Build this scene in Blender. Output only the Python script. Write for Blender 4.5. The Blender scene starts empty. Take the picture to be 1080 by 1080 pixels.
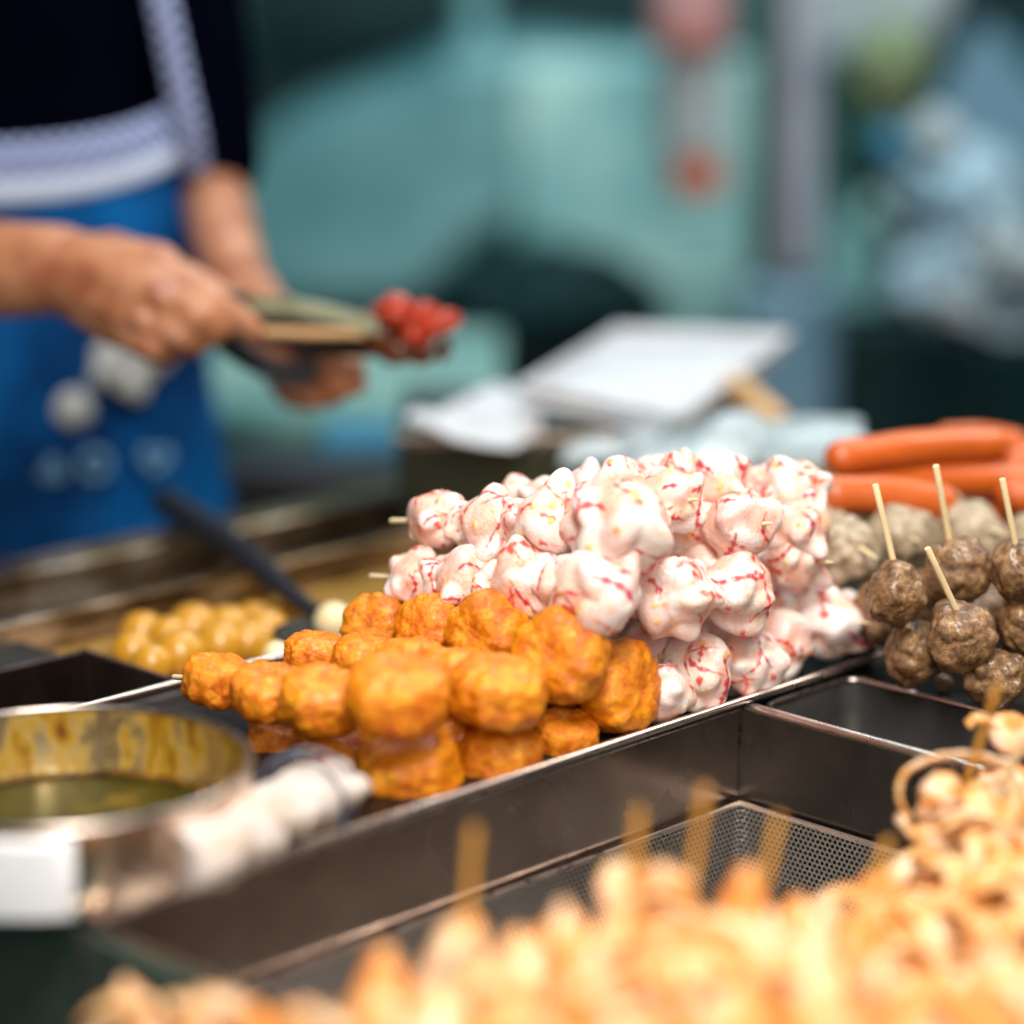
import bpy, bmesh, math, random
import numpy as np
from mathutils import Vector, Matrix, Euler, Quaternion
from mathutils.bvhtree import BVHTree

random.seed(7)
RNG = np.random.default_rng(7)
scn = bpy.context.scene
COL = scn.collection
R = math.radians

# ------------------------------------------------------------------ camera
FPX = 2604.0                       # focal length in photo pixels (photo 1080 px wide)
PITCH = R(12.97)
CAM = Vector((0, 0, 0.40))
fw = Vector((0, math.cos(PITCH), -math.sin(PITCH)))
up = Vector((0, math.sin(PITCH), math.cos(PITCH)))
rt = Vector((1, 0, 0))
cd = bpy.data.cameras.new('camera')
cam = bpy.data.objects.new('camera', cd); COL.objects.link(cam)
cam.location = CAM; cam.rotation_euler = (R(90) - PITCH, 0, 0)
cd.sensor_width = 36; cd.lens = 36 * FPX / 1080
cd.clip_start = 0.05; cd.clip_end = 100
cd.dof.use_dof = True; cd.dof.focus_distance = 1.285; cd.dof.aperture_fstop = 1.65
cd.dof.aperture_blades = 0
scn.camera = cam

def P(u, v, y=None, z=None):
    """world point seen at photo pixel (u, v) on the plane Y = y or Z = z"""
    d = fw + rt * ((u - 540) / FPX) - up * ((v - 540) / FPX)
    k = (y - CAM.y) / d.y if y is not None else (z - CAM.z) / d.z
    return CAM + d * k

def PXM(y):                        # metres per photo pixel at depth y
    return y * 1.03 / FPX

# ------------------------------------------------------------------ counter frame
KX, KY = 0.1225, 1.262             # the corner of the front well
AV = Vector((math.sin(R(45)), math.cos(R(45)), 0)); CV = Vector((math.sin(R(45)), -math.cos(R(45)), 0))
def F(s, t, z): return Vector((KX, KY, 0)) + AV * s + CV * t + Vector((0, 0, z))
def ST(p):
    d = Vector((p[0] - KX, p[1] - KY, 0)); return d.dot(AV), d.dot(CV)

# ------------------------------------------------------------------ noise
def _hash(ix, iy, iz, seed):
    n = (ix * 374761393 + iy * 668265263 + iz * 2147483647 + seed * 974711) & 0xffffffff
    n = ((n ^ (n >> 13)) * 1274126177) & 0xffffffff
    return ((n ^ (n >> 16)) & 0xffff) / 65535.0
def vnoise(p, scale, seed=0):
    q = p * scale + 100.0
    i = np.floor(q).astype(np.int64); f = q - i; f = f * f * (3 - 2 * f)
    r = 0
    for dx in (0, 1):
        for dy in (0, 1):
            for dz in (0, 1):
                w = (f[:, 0] if dx else 1 - f[:, 0]) * (f[:, 1] if dy else 1 - f[:, 1]) * (f[:, 2] if dz else 1 - f[:, 2])
                r = r + w * _hash(i[:, 0] + dx, i[:, 1] + dy, i[:, 2] + dz, seed)
    return r - 0.5
def fnoise(p, scale, seed=0, octv=3):
    r, a = 0, 1.0
    for k in range(octv):
        r = r + a * vnoise(p, scale * 2 ** k, seed + k * 17); a *= 0.5
    return r

# ------------------------------------------------------------------ materials
def new_mat(name):
    m = bpy.data.materials.new(name); m.use_nodes = True
    nt = m.node_tree; b = nt.nodes['Principled BSDF']
    return m, nt, b
def ramp(nt, fac, stops):
    r = nt.nodes.new('ShaderNodeValToRGB'); e = r.color_ramp.elements
    while len(e) < len(stops): e.new(0.5)
    for i, (p, c) in enumerate(stops):
        e[i].position = p; e[i].color = (*c, 1) if len(c) == 3 else c
    nt.links.new(fac, r.inputs['Fac']); return r.outputs['Color']
def noise(nt, scale, detail=4, rough=0.55, coord='Object', dist=0.0, stretch=None):
    tc = nt.nodes.new('ShaderNodeTexCoord'); n = nt.nodes.new('ShaderNodeTexNoise')
    n.inputs['Scale'].default_value = scale; n.inputs['Detail'].default_value = detail
    n.inputs['Roughness'].default_value = rough; n.inputs['Distortion'].default_value = dist
    if stretch:
        mp = nt.nodes.new('ShaderNodeMapping'); mp.inputs['Scale'].default_value = stretch
        nt.links.new(tc.outputs[coord], mp.inputs['Vector']); nt.links.new(mp.outputs[0], n.inputs['Vector'])
    else:
        nt.links.new(tc.outputs[coord], n.inputs['Vector'])
    return n.outputs['Fac']
def add_bump(nt, b, h, strength, dist):
    bp = nt.nodes.new('ShaderNodeBump'); bp.inputs['Strength'].default_value = strength
    bp.inputs['Distance'].default_value = dist
    nt.links.new(h, bp.inputs['Height']); nt.links.new(bp.outputs[0], b.inputs['Normal'])
def mat(name, stops, scale=8, rough=0.5, metal=0.0, bump=0.0, bscale=60, bdist=0.002, sss=0.0, sssr=(1, .4, .2),
        rough2=None, spec=0.5, stretch=None, coat=0.0, dist=0.0, detail=4, trans=0.0, alpha=1.0, sheen=0.0):
    m, nt, b = new_mat(name)
    if isinstance(stops[0], (int, float)): stops = [(0.0, stops), (1.0, stops)]
    f = noise(nt, scale, stretch=stretch, dist=dist, detail=detail)
    nt.links.new(ramp(nt, f, stops), b.inputs['Base Color'])
    b.inputs['Metallic'].default_value = metal; b.inputs['Roughness'].default_value = rough
    b.inputs['Specular IOR Level'].default_value = spec
    b.inputs['Coat Weight'].default_value = coat; b.inputs['Coat Roughness'].default_value = 0.12
    b.inputs['Transmission Weight'].default_value = trans; b.inputs['Alpha'].default_value = alpha
    b.inputs['Sheen Weight'].default_value = sheen
    if rough2 is not None:
        g = noise(nt, scale * 2.3, stretch=stretch, detail=6)
        mr = nt.nodes.new('ShaderNodeMapRange'); mr.inputs['From Min'].default_value = .3; mr.inputs['From Max'].default_value = .7
        mr.inputs['To Min'].default_value = rough; mr.inputs['To Max'].default_value = rough2
        nt.links.new(g, mr.inputs['Value']); nt.links.new(mr.outputs[0], b.inputs['Roughness'])
    if bump: add_bump(nt, b, noise(nt, bscale, detail=6, stretch=stretch), bump, bdist)
    if sss:
        b.inputs['Subsurface Weight'].default_value = sss; b.inputs['Subsurface Radius'].default_value = sssr
        b.inputs['Subsurface Scale'].default_value = 0.006
    return m

# food (object coordinates are in unit-ball space for the shared food meshes)
m_squid, nt, b = new_mat('squid_paste')
at = nt.nodes.new('ShaderNodeAttribute'); at.attribute_name = 'col'
f1 = ramp(nt, noise(nt, 1.9, 3, dist=.6), [(0.50, (0, 0, 0)), (0.66, (1, 1, 1))])
f2 = ramp(nt, noise(nt, 3.1, 5, dist=1.2), [(0.58, (0, 0, 0)), (0.64, (1, 1, 1))])
mx = nt.nodes.new('ShaderNodeMix'); mx.data_type = 'RGBA'; mx.blend_type = 'MULTIPLY'
nt.links.new(at.outputs['Color'], mx.inputs[6]); mx.inputs[7].default_value = (1.0, .60, .34, 1)
m1 = nt.nodes.new('ShaderNodeMath'); m1.operation = 'MULTIPLY'; m1.inputs[1].default_value = .45
nt.links.new(f1, m1.inputs[0]); nt.links.new(m1.outputs[0], mx.inputs[0])
mx2 = nt.nodes.new('ShaderNodeMix'); mx2.data_type = 'RGBA'; mx2.blend_type = 'MULTIPLY'
nt.links.new(mx.outputs[2], mx2.inputs[6]); mx2.inputs[7].default_value = (.97, .36, .42, 1)
m2 = nt.nodes.new('ShaderNodeMath'); m2.operation = 'MULTIPLY'; m2.inputs[1].default_value = .40
nt.links.new(f2, m2.inputs[0]); nt.links.new(m2.outputs[0], mx2.inputs[0])
nt.links.new(mx2.outputs[2], b.inputs['Base Color'])
b.inputs['Roughness'].default_value = .33; b.inputs['Coat Weight'].default_value = .35; b.inputs['Coat Roughness'].default_value = .15
b.inputs['Subsurface Weight'].default_value = .55; b.inputs['Subsurface Scale'].default_value = .005
b.inputs['Subsurface Radius'].default_value = (1, .5, .4)
add_bump(nt, b, noise(nt, 9, 8, .62, dist=.8), .8, .0012)

m_cake, nt, b = new_mat('fried_fish_cake')
c1 = ramp(nt, noise(nt, 2.2, 6, .65), [(0.27, (.36, .055, .001)), (0.39, (.70, .19, .002)), (0.53, (.84, .305, .003)), (0.70, (.92, .44, .02))])
f2 = ramp(nt, noise(nt, 11, 4, .6), [(0.40, (1, 1, 1)), (0.52, (0, 0, 0))])
mx = nt.nodes.new('ShaderNodeMix'); mx.data_type = 'RGBA'; mx.blend_type = 'MULTIPLY'
nt.links.new(c1, mx.inputs[6]); mx.inputs[7].default_value = (.70, .38, .2, 1)
m1 = nt.nodes.new('ShaderNodeMath'); m1.operation = 'MULTIPLY'; m1.inputs[1].default_value = .55
nt.links.new(f2, m1.inputs[0]); nt.links.new(m1.outputs[0], mx.inputs[0])
oi = nt.nodes.new('ShaderNodeObjectInfo')
f3 = ramp(nt, noise(nt, 1.15, 5, .7, dist=.7), [(0.46, (0, 0, 0)), (0.60, (1, 1, 1))])
mxp = nt.nodes.new('ShaderNodeMix'); mxp.data_type = 'RGBA'; mxp.blend_type = 'MULTIPLY'
mp = nt.nodes.new('ShaderNodeMath'); mp.operation = 'MULTIPLY'; nt.links.new(f3, mp.inputs[0]); nt.links.new(oi.outputs['Random'], mp.inputs[1])
nt.links.new(mp.outputs[0], mxp.inputs[0]); nt.links.new(mx.outputs[2], mxp.inputs[6]); mxp.inputs[7].default_value = (.62, .38, .2, 1)
hs = nt.nodes.new('ShaderNodeHueSaturation'); nt.links.new(mxp.outputs[2], hs.inputs['Color'])
hr = nt.nodes.new('ShaderNodeMapRange'); hr.inputs['To Min'].default_value = .492; hr.inputs['To Max'].default_value = .506
nt.links.new(oi.outputs['Random'], hr.inputs['Value']); nt.links.new(hr.outputs[0], hs.inputs['Hue'])
nt.links.new(hs.outputs['Color'], b.inputs['Base Color'])
b.inputs['Roughness'].default_value = .36; b.inputs['Coat Weight'].default_value = .18; b.inputs['Coat Roughness'].default_value = .18
b.inputs['Subsurface Weight'].default_value = .12; b.inputs['Subsurface Scale'].default_value = .003; b.inputs['Subsurface Radius'].default_value = (1, .4, .1)
add_bump(nt, b, noise(nt, 13, 6, .7), .8, .0011)

def meat_mat(name, a, c, d, e):
    m, nt, b = new_mat(name)
    c1 = ramp(nt, noise(nt, 3.0, 7, .7), [(0.30, a), (0.45, c), (0.58, d), (0.74, e)])
    sp = ramp(nt, noise(nt, 16, 3, .5), [(0.30, (1, 1, 1)), (0.36, (0, 0, 0))])
    mx = nt.nodes.new('ShaderNodeMix'); mx.data_type = 'RGBA'; mx.blend_type = 'MULTIPLY'
    nt.links.new(c1, mx.inputs[6]); mx.inputs[7].default_value = (.25, .2, .15, 1)
    nt.links.new(sp, mx.inputs[0]); nt.links.new(mx.outputs[2], b.inputs['Base Color'])
    b.inputs['Roughness'].default_value = .38; b.inputs['Coat Weight'].default_value = .45; b.inputs['Coat Roughness'].default_value = .2
    add_bump(nt, b, noise(nt, 10, 8, .7), .8, .0014)
    return m
m_meat = meat_mat('brown_meatball', (.040, .017, .006), (.14, .066, .024), (.30, .165, .068), (.56, .38, .20))
m_pale = meat_mat('pale_meatball', (.17, .115, .06), (.33, .25, .16), (.47, .38, .26), (.60, .51, .37))
m_sausage = mat('sausage_skin', [(0.3, (.46, .080, .008)), (0.7, (.60, .13, .014))], 20, .42, coat=.15, sss=.15, bump=.15, bscale=120, bdist=.0006)
m_bamboo = mat('bamboo', [(0.3, (.70, .52, .27)), (0.7, (.86, .72, .46))], 60, .5, stretch=(1, 1, .15), bump=.2, bscale=300, bdist=.0003)
m_stick_dark = mat('sauce_soaked_bamboo', [(0.3, (.42, .19, .02)), (0.7, (.60, .31, .05))], 40, .4)
m_front = mat('marinated_squid', [(0.36, (.66, .20, .015)), (0.47, (.72, .34, .10)), (0.60, (.76, .50, .34))], 36, .32, sssr=(1, .6, .4), sss=.2, coat=.3, bump=.5, bscale=140, bdist=.002, detail=3)
m_front2 = mat('pale_marinated_squid', [(0.36, (.68, .25, .035)), (0.47, (.74, .40, .16)), (0.62, (.78, .56, .42))], 30, .32, sssr=(1, .6, .4), sss=.2, coat=.3, bump=.4, bscale=120, bdist=.002, detail=3)
m_fishball = mat('yellow_fish_ball', [(0.3, (.42, .17, .008)), (0.6, (.50, .26, .02))], 40, .35, coat=.3)
m_eggball = mat('pale_fish_ball', [(0.3, (.80, .62, .30)), (0.6, (.85, .72, .45))], 40, .35, coat=.3)

# metals
m_steel = mat('stainless_steel', [(0.3, (.30, .23, .20)), (0.5, (.46, .37, .32)), (0.7, (.62, .51, .45))], 9, .18, metal=1, rough2=.30, bump=.12, bscale=18, bdist=.003)
m_dark_refl = mat('dark_reflection_steel', [(0.3, (.055, .052, .048)), (0.7, (.14, .13, .12))], 11, .2, metal=1, rough2=.38, bump=.12, bscale=18, bdist=.003)  # dark copy of the steel: the divider's dark reflection put into its colour
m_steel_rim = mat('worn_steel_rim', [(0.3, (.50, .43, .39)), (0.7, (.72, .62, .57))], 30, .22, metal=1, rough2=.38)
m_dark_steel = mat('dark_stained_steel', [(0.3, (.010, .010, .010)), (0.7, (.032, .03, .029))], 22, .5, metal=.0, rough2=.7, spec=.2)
m_black_tray = mat('blackened_tray', [(0.3, (.008, .007, .007)), (0.7, (.030, .022, .019))], 30, .28, metal=.7, rough2=.55, bump=.2, bscale=200, bdist=.0005)
m_counter = mat('oily_brown_steel', [(0.32, (.05, .028, .010)), (0.5, (.30, .20, .11)), (0.66, (.66, .54, .42))], 16, .22, metal=.9, rough2=.45, stretch=(1, 1, 4))
m_green_panel = mat('dark_green_panel', [(0.3, (.05, .085, .07)), (0.7, (.13, .18, .15))], 5, .3, metal=.5)
m_pot, nt, b = new_mat('sauce_stained_pot_steel')
tcf = noise(nt, 48, 8, .7, stretch=(1, 1, .45))
c1 = ramp(nt, tcf, [(0.34, (.62, .54, .42)), (0.45, (.52, .40, .20)), (0.53, (.34, .20, .015)), (0.60, (.20, .09, .006)), (0.66, (.09, .010, .003))])
nt.links.new(c1, b.inputs['Base Color'])
mt = ramp(nt, tcf, [(0.45, (.95, .95, .95)), (0.52, (0, 0, 0))]); nt.links.new(mt, b.inputs['Metallic'])
b.inputs['Roughness'].default_value = .28
add_bump(nt, b, tcf, .3, .001)
m_pot_out = mat('polished_pot_steel', [(0.3, (.46, .32, .24)), (0.7, (.76, .58, .45))], 9, .16, metal=1, rough2=.34)  # warm tint puts the orange reflection into the outer wall's colour
m_sauce = mat('green_brown_sauce', [(0.35, (.010, .018, .005)), (0.6, (.045, .038, .004)), (0.7, (.16, .09, .01))], 22, .35, coat=.1, spec=.3)
m_cloth = mat('stained_white_cloth', [(0.38, (.36, .17, .05)), (0.46, (.46, .36, .27)), (0.58, (.52, .46, .43))], 20, .85, bump=.6, bscale=90, bdist=.003)
m_string = mat('grey_string', (.10, .12, .17), rough=.8)
m_oil = mat('amber_oil', [(0.3, (.22, .12, .02)), (0.7, (.42, .26, .07))], 14, .12, coat=.5)

# perforated steel: real see-through holes
m_perf, nt, b = new_mat('perforated_steel')
b.inputs['Metallic'].default_value = 1; b.inputs['Roughness'].default_value = .28
b.inputs['Base Color'].default_value = (.50, .49, .47, 1)
uv = nt.nodes.new('ShaderNodeUVMap')
def lattice(off):
    a = nt.nodes.new('ShaderNodeVectorMath'); a.operation = 'MULTIPLY_ADD'
    a.inputs[1].default_value = (1 / .0032, 1 / .0055, 0); a.inputs[2].default_value = (off, off, 0)
    fr = nt.nodes.new('ShaderNodeVectorMath'); fr.operation = 'FRACTION'
    sb = nt.nodes.new('ShaderNodeVectorMath'); sb.operation = 'SUBTRACT'; sb.inputs[1].default_value = (.5, .5, 0)
    ml = nt.nodes.new('ShaderNodeVectorMath'); ml.operation = 'MULTIPLY'; ml.inputs[1].default_value = (.0032, .0055, 0)
    ln = nt.nodes.new('ShaderNodeVectorMath'); ln.operation = 'LENGTH'
    nt.links.new(uv.outputs[0], a.inputs[0]); nt.links.new(a.outputs[0], fr.inputs[0]); nt.links.new(fr.outputs[0], sb.inputs[0])
    nt.links.new(sb.outputs[0], ml.inputs[0]); nt.links.new(ml.outputs[0], ln.inputs[0]); return ln.outputs['Value']
mn = nt.nodes.new('ShaderNodeMath'); mn.operation = 'MINIMUM'
nt.links.new(lattice(0), mn.inputs[0]); nt.links.new(lattice(.5), mn.inputs[1])
gt = nt.nodes.new('ShaderNodeMath'); gt.operation = 'GREATER_THAN'; gt.inputs[1].default_value = .00098
nt.links.new(mn.outputs[0], gt.inputs[0]); nt.links.new(gt.outputs[0], b.inputs['Alpha'])
add_bump(nt, b, mn.outputs[0], .6, .5)

# person / background
m_skin = mat('skin', [(0.36, (.26, .085, .040)), (0.52, (.38, .165, .085)), (0.66, (.46, .23, .14))], 34, .42, sss=.12, bump=.5, bscale=150, bdist=.001)
m_shirt = mat('navy_shirt', [(0.3, (.0006, .0008, .003)), (0.7, (.001, .0015, .005))], 30, 1.0, spec=.0)
m_apron = mat('blue_apron', [(0.36, (.0006, .014, .062)), (0.5, (.001, .045, .17)), (0.64, (.002, .10, .33))], 7, .9, bump=.6, bscale=12, bdist=.02, spec=.1)
m_trouser = mat('dark_trousers', (.02, .022, .03), rough=.9)
m_hair = mat('black_hair', (.012, .01, .01), rough=.6)
m_motif = mat('white_print', [(0.3, (.28, .32, .33)), (0.7, (.48, .51, .50))], 30, .8)
m_motif2 = mat('pale_blue_print', (.10, .24, .40), rough=.8)
m_ging, nt, b = new_mat('gingham_trim')
ck = nt.nodes.new('ShaderNodeTexChecker'); ck.inputs['Scale'].default_value = 150
ck.inputs['Color1'].default_value = (.34, .42, .66, 1); ck.inputs['Color2'].default_value = (.05, .07, .20, 1)
uvn = nt.nodes.new('ShaderNodeUVMap'); nt.links.new(uvn.outputs[0], ck.inputs['Vector'])
nt.links.new(ck.outputs['Color'], b.inputs['Base Color']); b.inputs['Roughness'].default_value = .8
m_white_trim = mat('pale_blue_edging', (.42, .50, .66), rough=.8)
m_tongs = mat('tongs_steel', [(0.3, (.18, .19, .10)), (0.7, (.38, .40, .28))], 20, .3, metal=.2)
m_handle_blk = mat('black_handle', (.012, .014, .02), rough=.4)
m_wood = mat('wood', [(0.3, (.40, .22, .09)), (0.7, (.58, .36, .17))], 20, .6, stretch=(1, 1, .2))
m_redmeat = mat('red_glazed_sausage', [(0.35, (.16, .008, .003)), (0.65, (.55, .045, .008))], 30, .4, coat=.2)
m_char = mat('charred_meat', [(0.35, (.035, .010, .004)), (0.65, (.16, .035, .010))], 40, .4)
m_styro = mat('white_polystyrene', [(0.3, (.42, .44, .48)), (0.7, (.54, .56, .60))], 50, .6, bump=.2, bscale=300, bdist=.001)
m_plastic = mat('white_plastic_bag', [(0.3, (.24, .32, .36)), (0.6, (.42, .47, .50))], 6, .35, bump=.6, bscale=14, bdist=.02)
m_bluebag = mat('pale_blue_plastic_bag', [(0.3, (.20, .34, .44)), (0.6, (.34, .48, .58))], 5, .35, bump=.6, bscale=12, bdist=.02)
m_teal_wall = mat('teal_wall', [(0.3, (.012, .085, .10)), (0.7, (.035, .14, .16))], 1.2, .35, metal=.2)
m_hood = mat('pale_steel_hood', [(0.36, (.030, .145, .17)), (0.64, (.20, .41, .43))], 1.8, .4, metal=.2)
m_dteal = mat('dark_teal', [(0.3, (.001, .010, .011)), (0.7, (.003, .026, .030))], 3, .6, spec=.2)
m_mint = mat('mint_enamel', [(0.36, (.06, .24, .26)), (0.60, (.36, .57, .55))], 2.6, .4)
m_pole = mat('lilac_grey_paint', [(0.3, (.16, .17, .22)), (0.7, (.28, .29, .36))], 6, .4)
m_green = mat('dark_green_leafy', [(0.3, (.005, .035, .025)), (0.7, (.02, .08, .055))], 12, .5)
m_yellow = mat('olive_yellow', (.12, .16, .075), rough=.5)
m_blue = mat('deep_blue_plastic', (.01, .10, .17), rough=.4)
m_lilac = mat('blue_grey_panel', [(0.3, (.06, .15, .21)), (0.7, (.15, .26, .36))], 3, .45)
m_red = mat('faded_red', [(0.40, (.30, .045, .04)), (0.6, (.42, .30, .30))], 9, .45)
m_greyb = mat('warm_grey_body', [(0.3, (.20, .25, .27)), (0.7, (.34, .37, .38))], 8, .45)
m_orangered = mat('orange_red', (.42, .08, .03), rough=.4)
m_floor = mat('floor_tile', [(0.3, (.02, .045, .05)), (0.7, (.05, .09, .10))], 3, .5)
m_dkbox = mat('dark_olive_tub', [(0.3, (.012, .016, .009)), (0.7, (.035, .04, .022))], 10, .4, metal=.3)
m_grey_top = mat('pale_teal_worktop', [(0.36, (.05, .15, .15)), (0.62, (.26, .40, .36))], 5, .35)
m_bluetub = mat('blue_tub', (.02, .14, .24), rough=.4)

# ------------------------------------------------------------------ object helpers
ROOT = {}
def link(o, parent=None):
    COL.objects.link(o)
    if parent is not None: o.parent = parent
    return o
def tag(o, label=None, cat=None, group=None, kind=None):
    if label: o['label'] = label
    if cat: o['category'] = cat
    if group: o['group'] = group
    if kind: o['kind'] = kind
    return o
def thing(name, label, cat, loc, group=None):
    o = bpy.data.objects.new(name, None); COL.objects.link(o)
    o.location = loc; o.empty_display_size = .02
    return tag(o, label, cat, group)
def worldloc(o):
    v = Vector((0, 0, 0))
    while o is not None: v = v + o.location; o = o.parent
    return v

class MB:
    def __init__(s): s.v = []; s.f = []; s.uv = {}
    def box(s, c, size, rot=None):
        c = Vector(c); h = Vector(size) / 2; n = len(s.v)
        for x in (-1, 1):
            for y in (-1, 1):
                for z in (-1, 1):
                    q = Vector((x * h.x, y * h.y, z * h.z))
                    if rot is not None: q = rot @ q
                    s.v.append(c + q)
        for f in ((0, 1, 3, 2), (4, 6, 7, 5), (0, 4, 5, 1), (2, 3, 7, 6), (0, 2, 6, 4), (1, 5, 7, 3)): s.f.append([n + i for i in f])
        return s
    def fbox(s, s0, s1, t0, t1, z0, z1):
        n = len(s.v)
        for a in (s0, s1):
            for c in (t0, t1):
                for z in (z0, z1): s.v.append(F(a, c, z))
        for f in ((0, 1, 3, 2), (4, 6, 7, 5), (0, 4, 5, 1), (2, 3, 7, 6), (0, 2, 6, 4), (1, 5, 7, 3)): s.f.append([n + i for i in f])
        return s
    def quad(s, a, b, c, d, uvs=None):
        n = len(s.v); s.v += [Vector(a), Vector(b), Vector(c), Vector(d)]
        if uvs: s.uv[len(s.f)] = uvs
        s.f.append([n, n + 1, n + 2, n + 3]); return s
    def tube(s, pts, rad, seg=12, cap=True, flat=1.0):
        pts = [Vector(p) for p in pts]
        if not hasattr(rad, '__len__'): rad = [rad] * len(pts)
        n0 = len(s.v); ref = None
        for i, p in enumerate(pts):
            t = (pts[min(i + 1, len(pts) - 1)] - pts[max(i - 1, 0)]).normalized()
            if ref is None:
                ref = Vector((0, 0, 1)) if abs(t.z) < .9 else Vector((1, 0, 0))
            x = (ref - t * ref.dot(t)).normalized(); y = t.cross(x); ref = x
            for k in range(seg):
                a = 2 * math.pi * k / seg
                s.v.append(p + (x * math.cos(a) * flat + y * math.sin(a)) * rad[i])
        for i in range(len(pts) - 1):
            for k in range(seg):
                k2 = (k + 1) % seg
                s.f.append([n0 + i * seg + k, n0 + i * seg + k2, n0 + (i + 1) * seg + k2, n0 + (i + 1) * seg + k])
        if cap:
            s.f.append([n0 + k for k in range(seg)][::-1]); s.f.append([n0 + (len(pts) - 1) * seg + k for k in range(seg)])
        return s
    def lathe(s, c, prof, seg=64, axis=None):
        """prof: list of (r, z)"""
        c = Vector(c); n0 = len(s.v)
        for (r, z) in prof:
            for k in range(seg):
                a = 2 * math.pi * k / seg; s.v.append(c + Vector((r * math.cos(a), r * math.sin(a), z)))
        for i in range(len(prof) - 1):
            for k in range(seg):
                k2 = (k + 1) % seg
                s.f.append([n0 + i * seg + k, n0 + i * seg + k2, n0 + (i + 1) * seg + k2, n0 + (i + 1) * seg + k])
        return s
    def build(s, name, material, parent=None, smooth=True, bevel=0.0, auto=40, origin=None):
        me = bpy.data.meshes.new(name)
        if parent is not None: o0 = worldloc(parent)
        elif origin is not None: o0 = Vector(origin)
        else:
            o0 = sum(s.v, Vector()) / len(s.v); o0.z = min(v.z for v in s.v)
        me.from_pydata([v - o0 for v in s.v], [], s.f)
        if s.uv:
            ul = me.uv_layers.new(name='UVMap')
            for fi, uvs in s.uv.items():
                for li, q in zip(me.polygons[fi].loop_indices, uvs): ul.data[li].uv = q
        me.materials.append(material)
        for p in me.polygons: p.use_smooth = smooth
        o = bpy.data.objects.new(name, me); link(o, parent)
        if parent is None: o.location = o0
        bm = bmesh.new(); bm.from_mesh(me); bmesh.ops.recalc_face_normals(bm, faces=bm.faces)
        if smooth:
            for e in bm.edges:
                if len(e.link_faces) == 2 and e.calc_face_angle(0) > R(auto): e.smooth = False
        bm.to_mesh(me); bm.free()
        if bevel:
            md = o.modifiers.new('bevel', 'BEVEL'); md.width = bevel; md.segments = 3; md.limit_method = 'ANGLE'
        return o

def catmull(pts, n=8):
    pts = [Vector(p) for p in pts]; q = [pts[0] * 2 - pts[1]] + pts + [pts[-1] * 2 - pts[-2]]; out = []
    for i in range(1, len(q) - 2):
        a, b, c, d = q[i - 1], q[i], q[i + 1], q[i + 2]
        for k in range(n):
            t = k / n
            out.append(.5 * ((2 * b) + (c - a) * t + (2 * a - 5 * b + 4 * c - d) * t * t + (3 * b - a - 3 * c + d) * t ** 3))
    out.append(pts[-1]); return out

# ------------------------------------------------------------------ star-shaped food meshes
def ico(sub):
    bm = bmesh.new(); bmesh.ops.create_icosphere(bm, subdivisions=sub, radius=1)
    v = np.array([x.co[:] for x in bm.verts]); f = [[q.index for q in p.verts] for p in bm.faces]; bm.free()
    return v / np.linalg.norm(v, axis=1)[:, None], f
def edges_of(faces):
    a = np.array(faces); return np.concatenate([a[:, [0, 1]], a[:, [1, 2]], a[:, [2, 0]]])
def relax(val, E, n, w=.5):
    cnt_ = np.bincount(E[:, 0], minlength=len(val)).astype(float) + np.bincount(E[:, 1], minlength=len(val))
    v = val.reshape(len(val), -1).astype(float)
    for _ in range(n):
        s_ = np.stack([np.bincount(E[:, 0], v[E[:, 1], k], len(v)) + np.bincount(E[:, 1], v[E[:, 0], k], len(v)) for k in range(v.shape[1])], 1)
        v = v * (1 - w) + w * s_ / cnt_[:, None]
    return v.reshape(val.shape)
ICO6 = ico(6); E6 = edges_of(ICO6[1]); ICO5 = ico(5); ICO4 = ico(4)
def rrot(rng):
    q = rng.normal(size=4); q /= np.linalg.norm(q)
    return np.array(Quaternion(q.tolist()).to_matrix())
def ell_t(D, c, M):
    """farthest hit distance of rays from the origin with the ellipsoid |M(p-c)|=1 (or 0)"""
    d = D @ M.T; e = M @ c
    A = (d * d).sum(1); B = -(d @ e); C = e @ e - 1
    disc = B * B - A * C; ok = disc > 0
    t = np.zeros(len(D)); t[ok] = (-B[ok] + np.sqrt(disc[ok])) / A[ok]; return t
def star_mesh(name, D, faces, r, material, colr=None, scale=(1, 1, 1)):
    V = D * r[:, None] * np.array(scale)
    me = bpy.data.meshes.new(name); me.from_pydata(V.tolist(), [], faces); me.materials.append(material)
    me.polygons.foreach_set('use_smooth', [True] * len(faces))
    if colr is not None:
        ca = me.color_attributes.new('col', 'FLOAT_COLOR', 'POINT')
        ca.data.foreach_set('color', np.concatenate([colr, np.ones((len(colr), 1))], 1).astype(np.float32).ravel())
    me.update(); return me
def tangent_frame(n, ang):
    n = n / np.linalg.norm(n); a = np.array([0, 0, 1.]) if abs(n[2]) < .9 else np.array([1., 0, 0])
    x = np.cross(a, n); x /= np.linalg.norm(x); y = np.cross(n, x)
    return np.array([x * math.cos(ang) + y * math.sin(ang), -x * math.sin(ang) + y * math.cos(ang), n])

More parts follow.
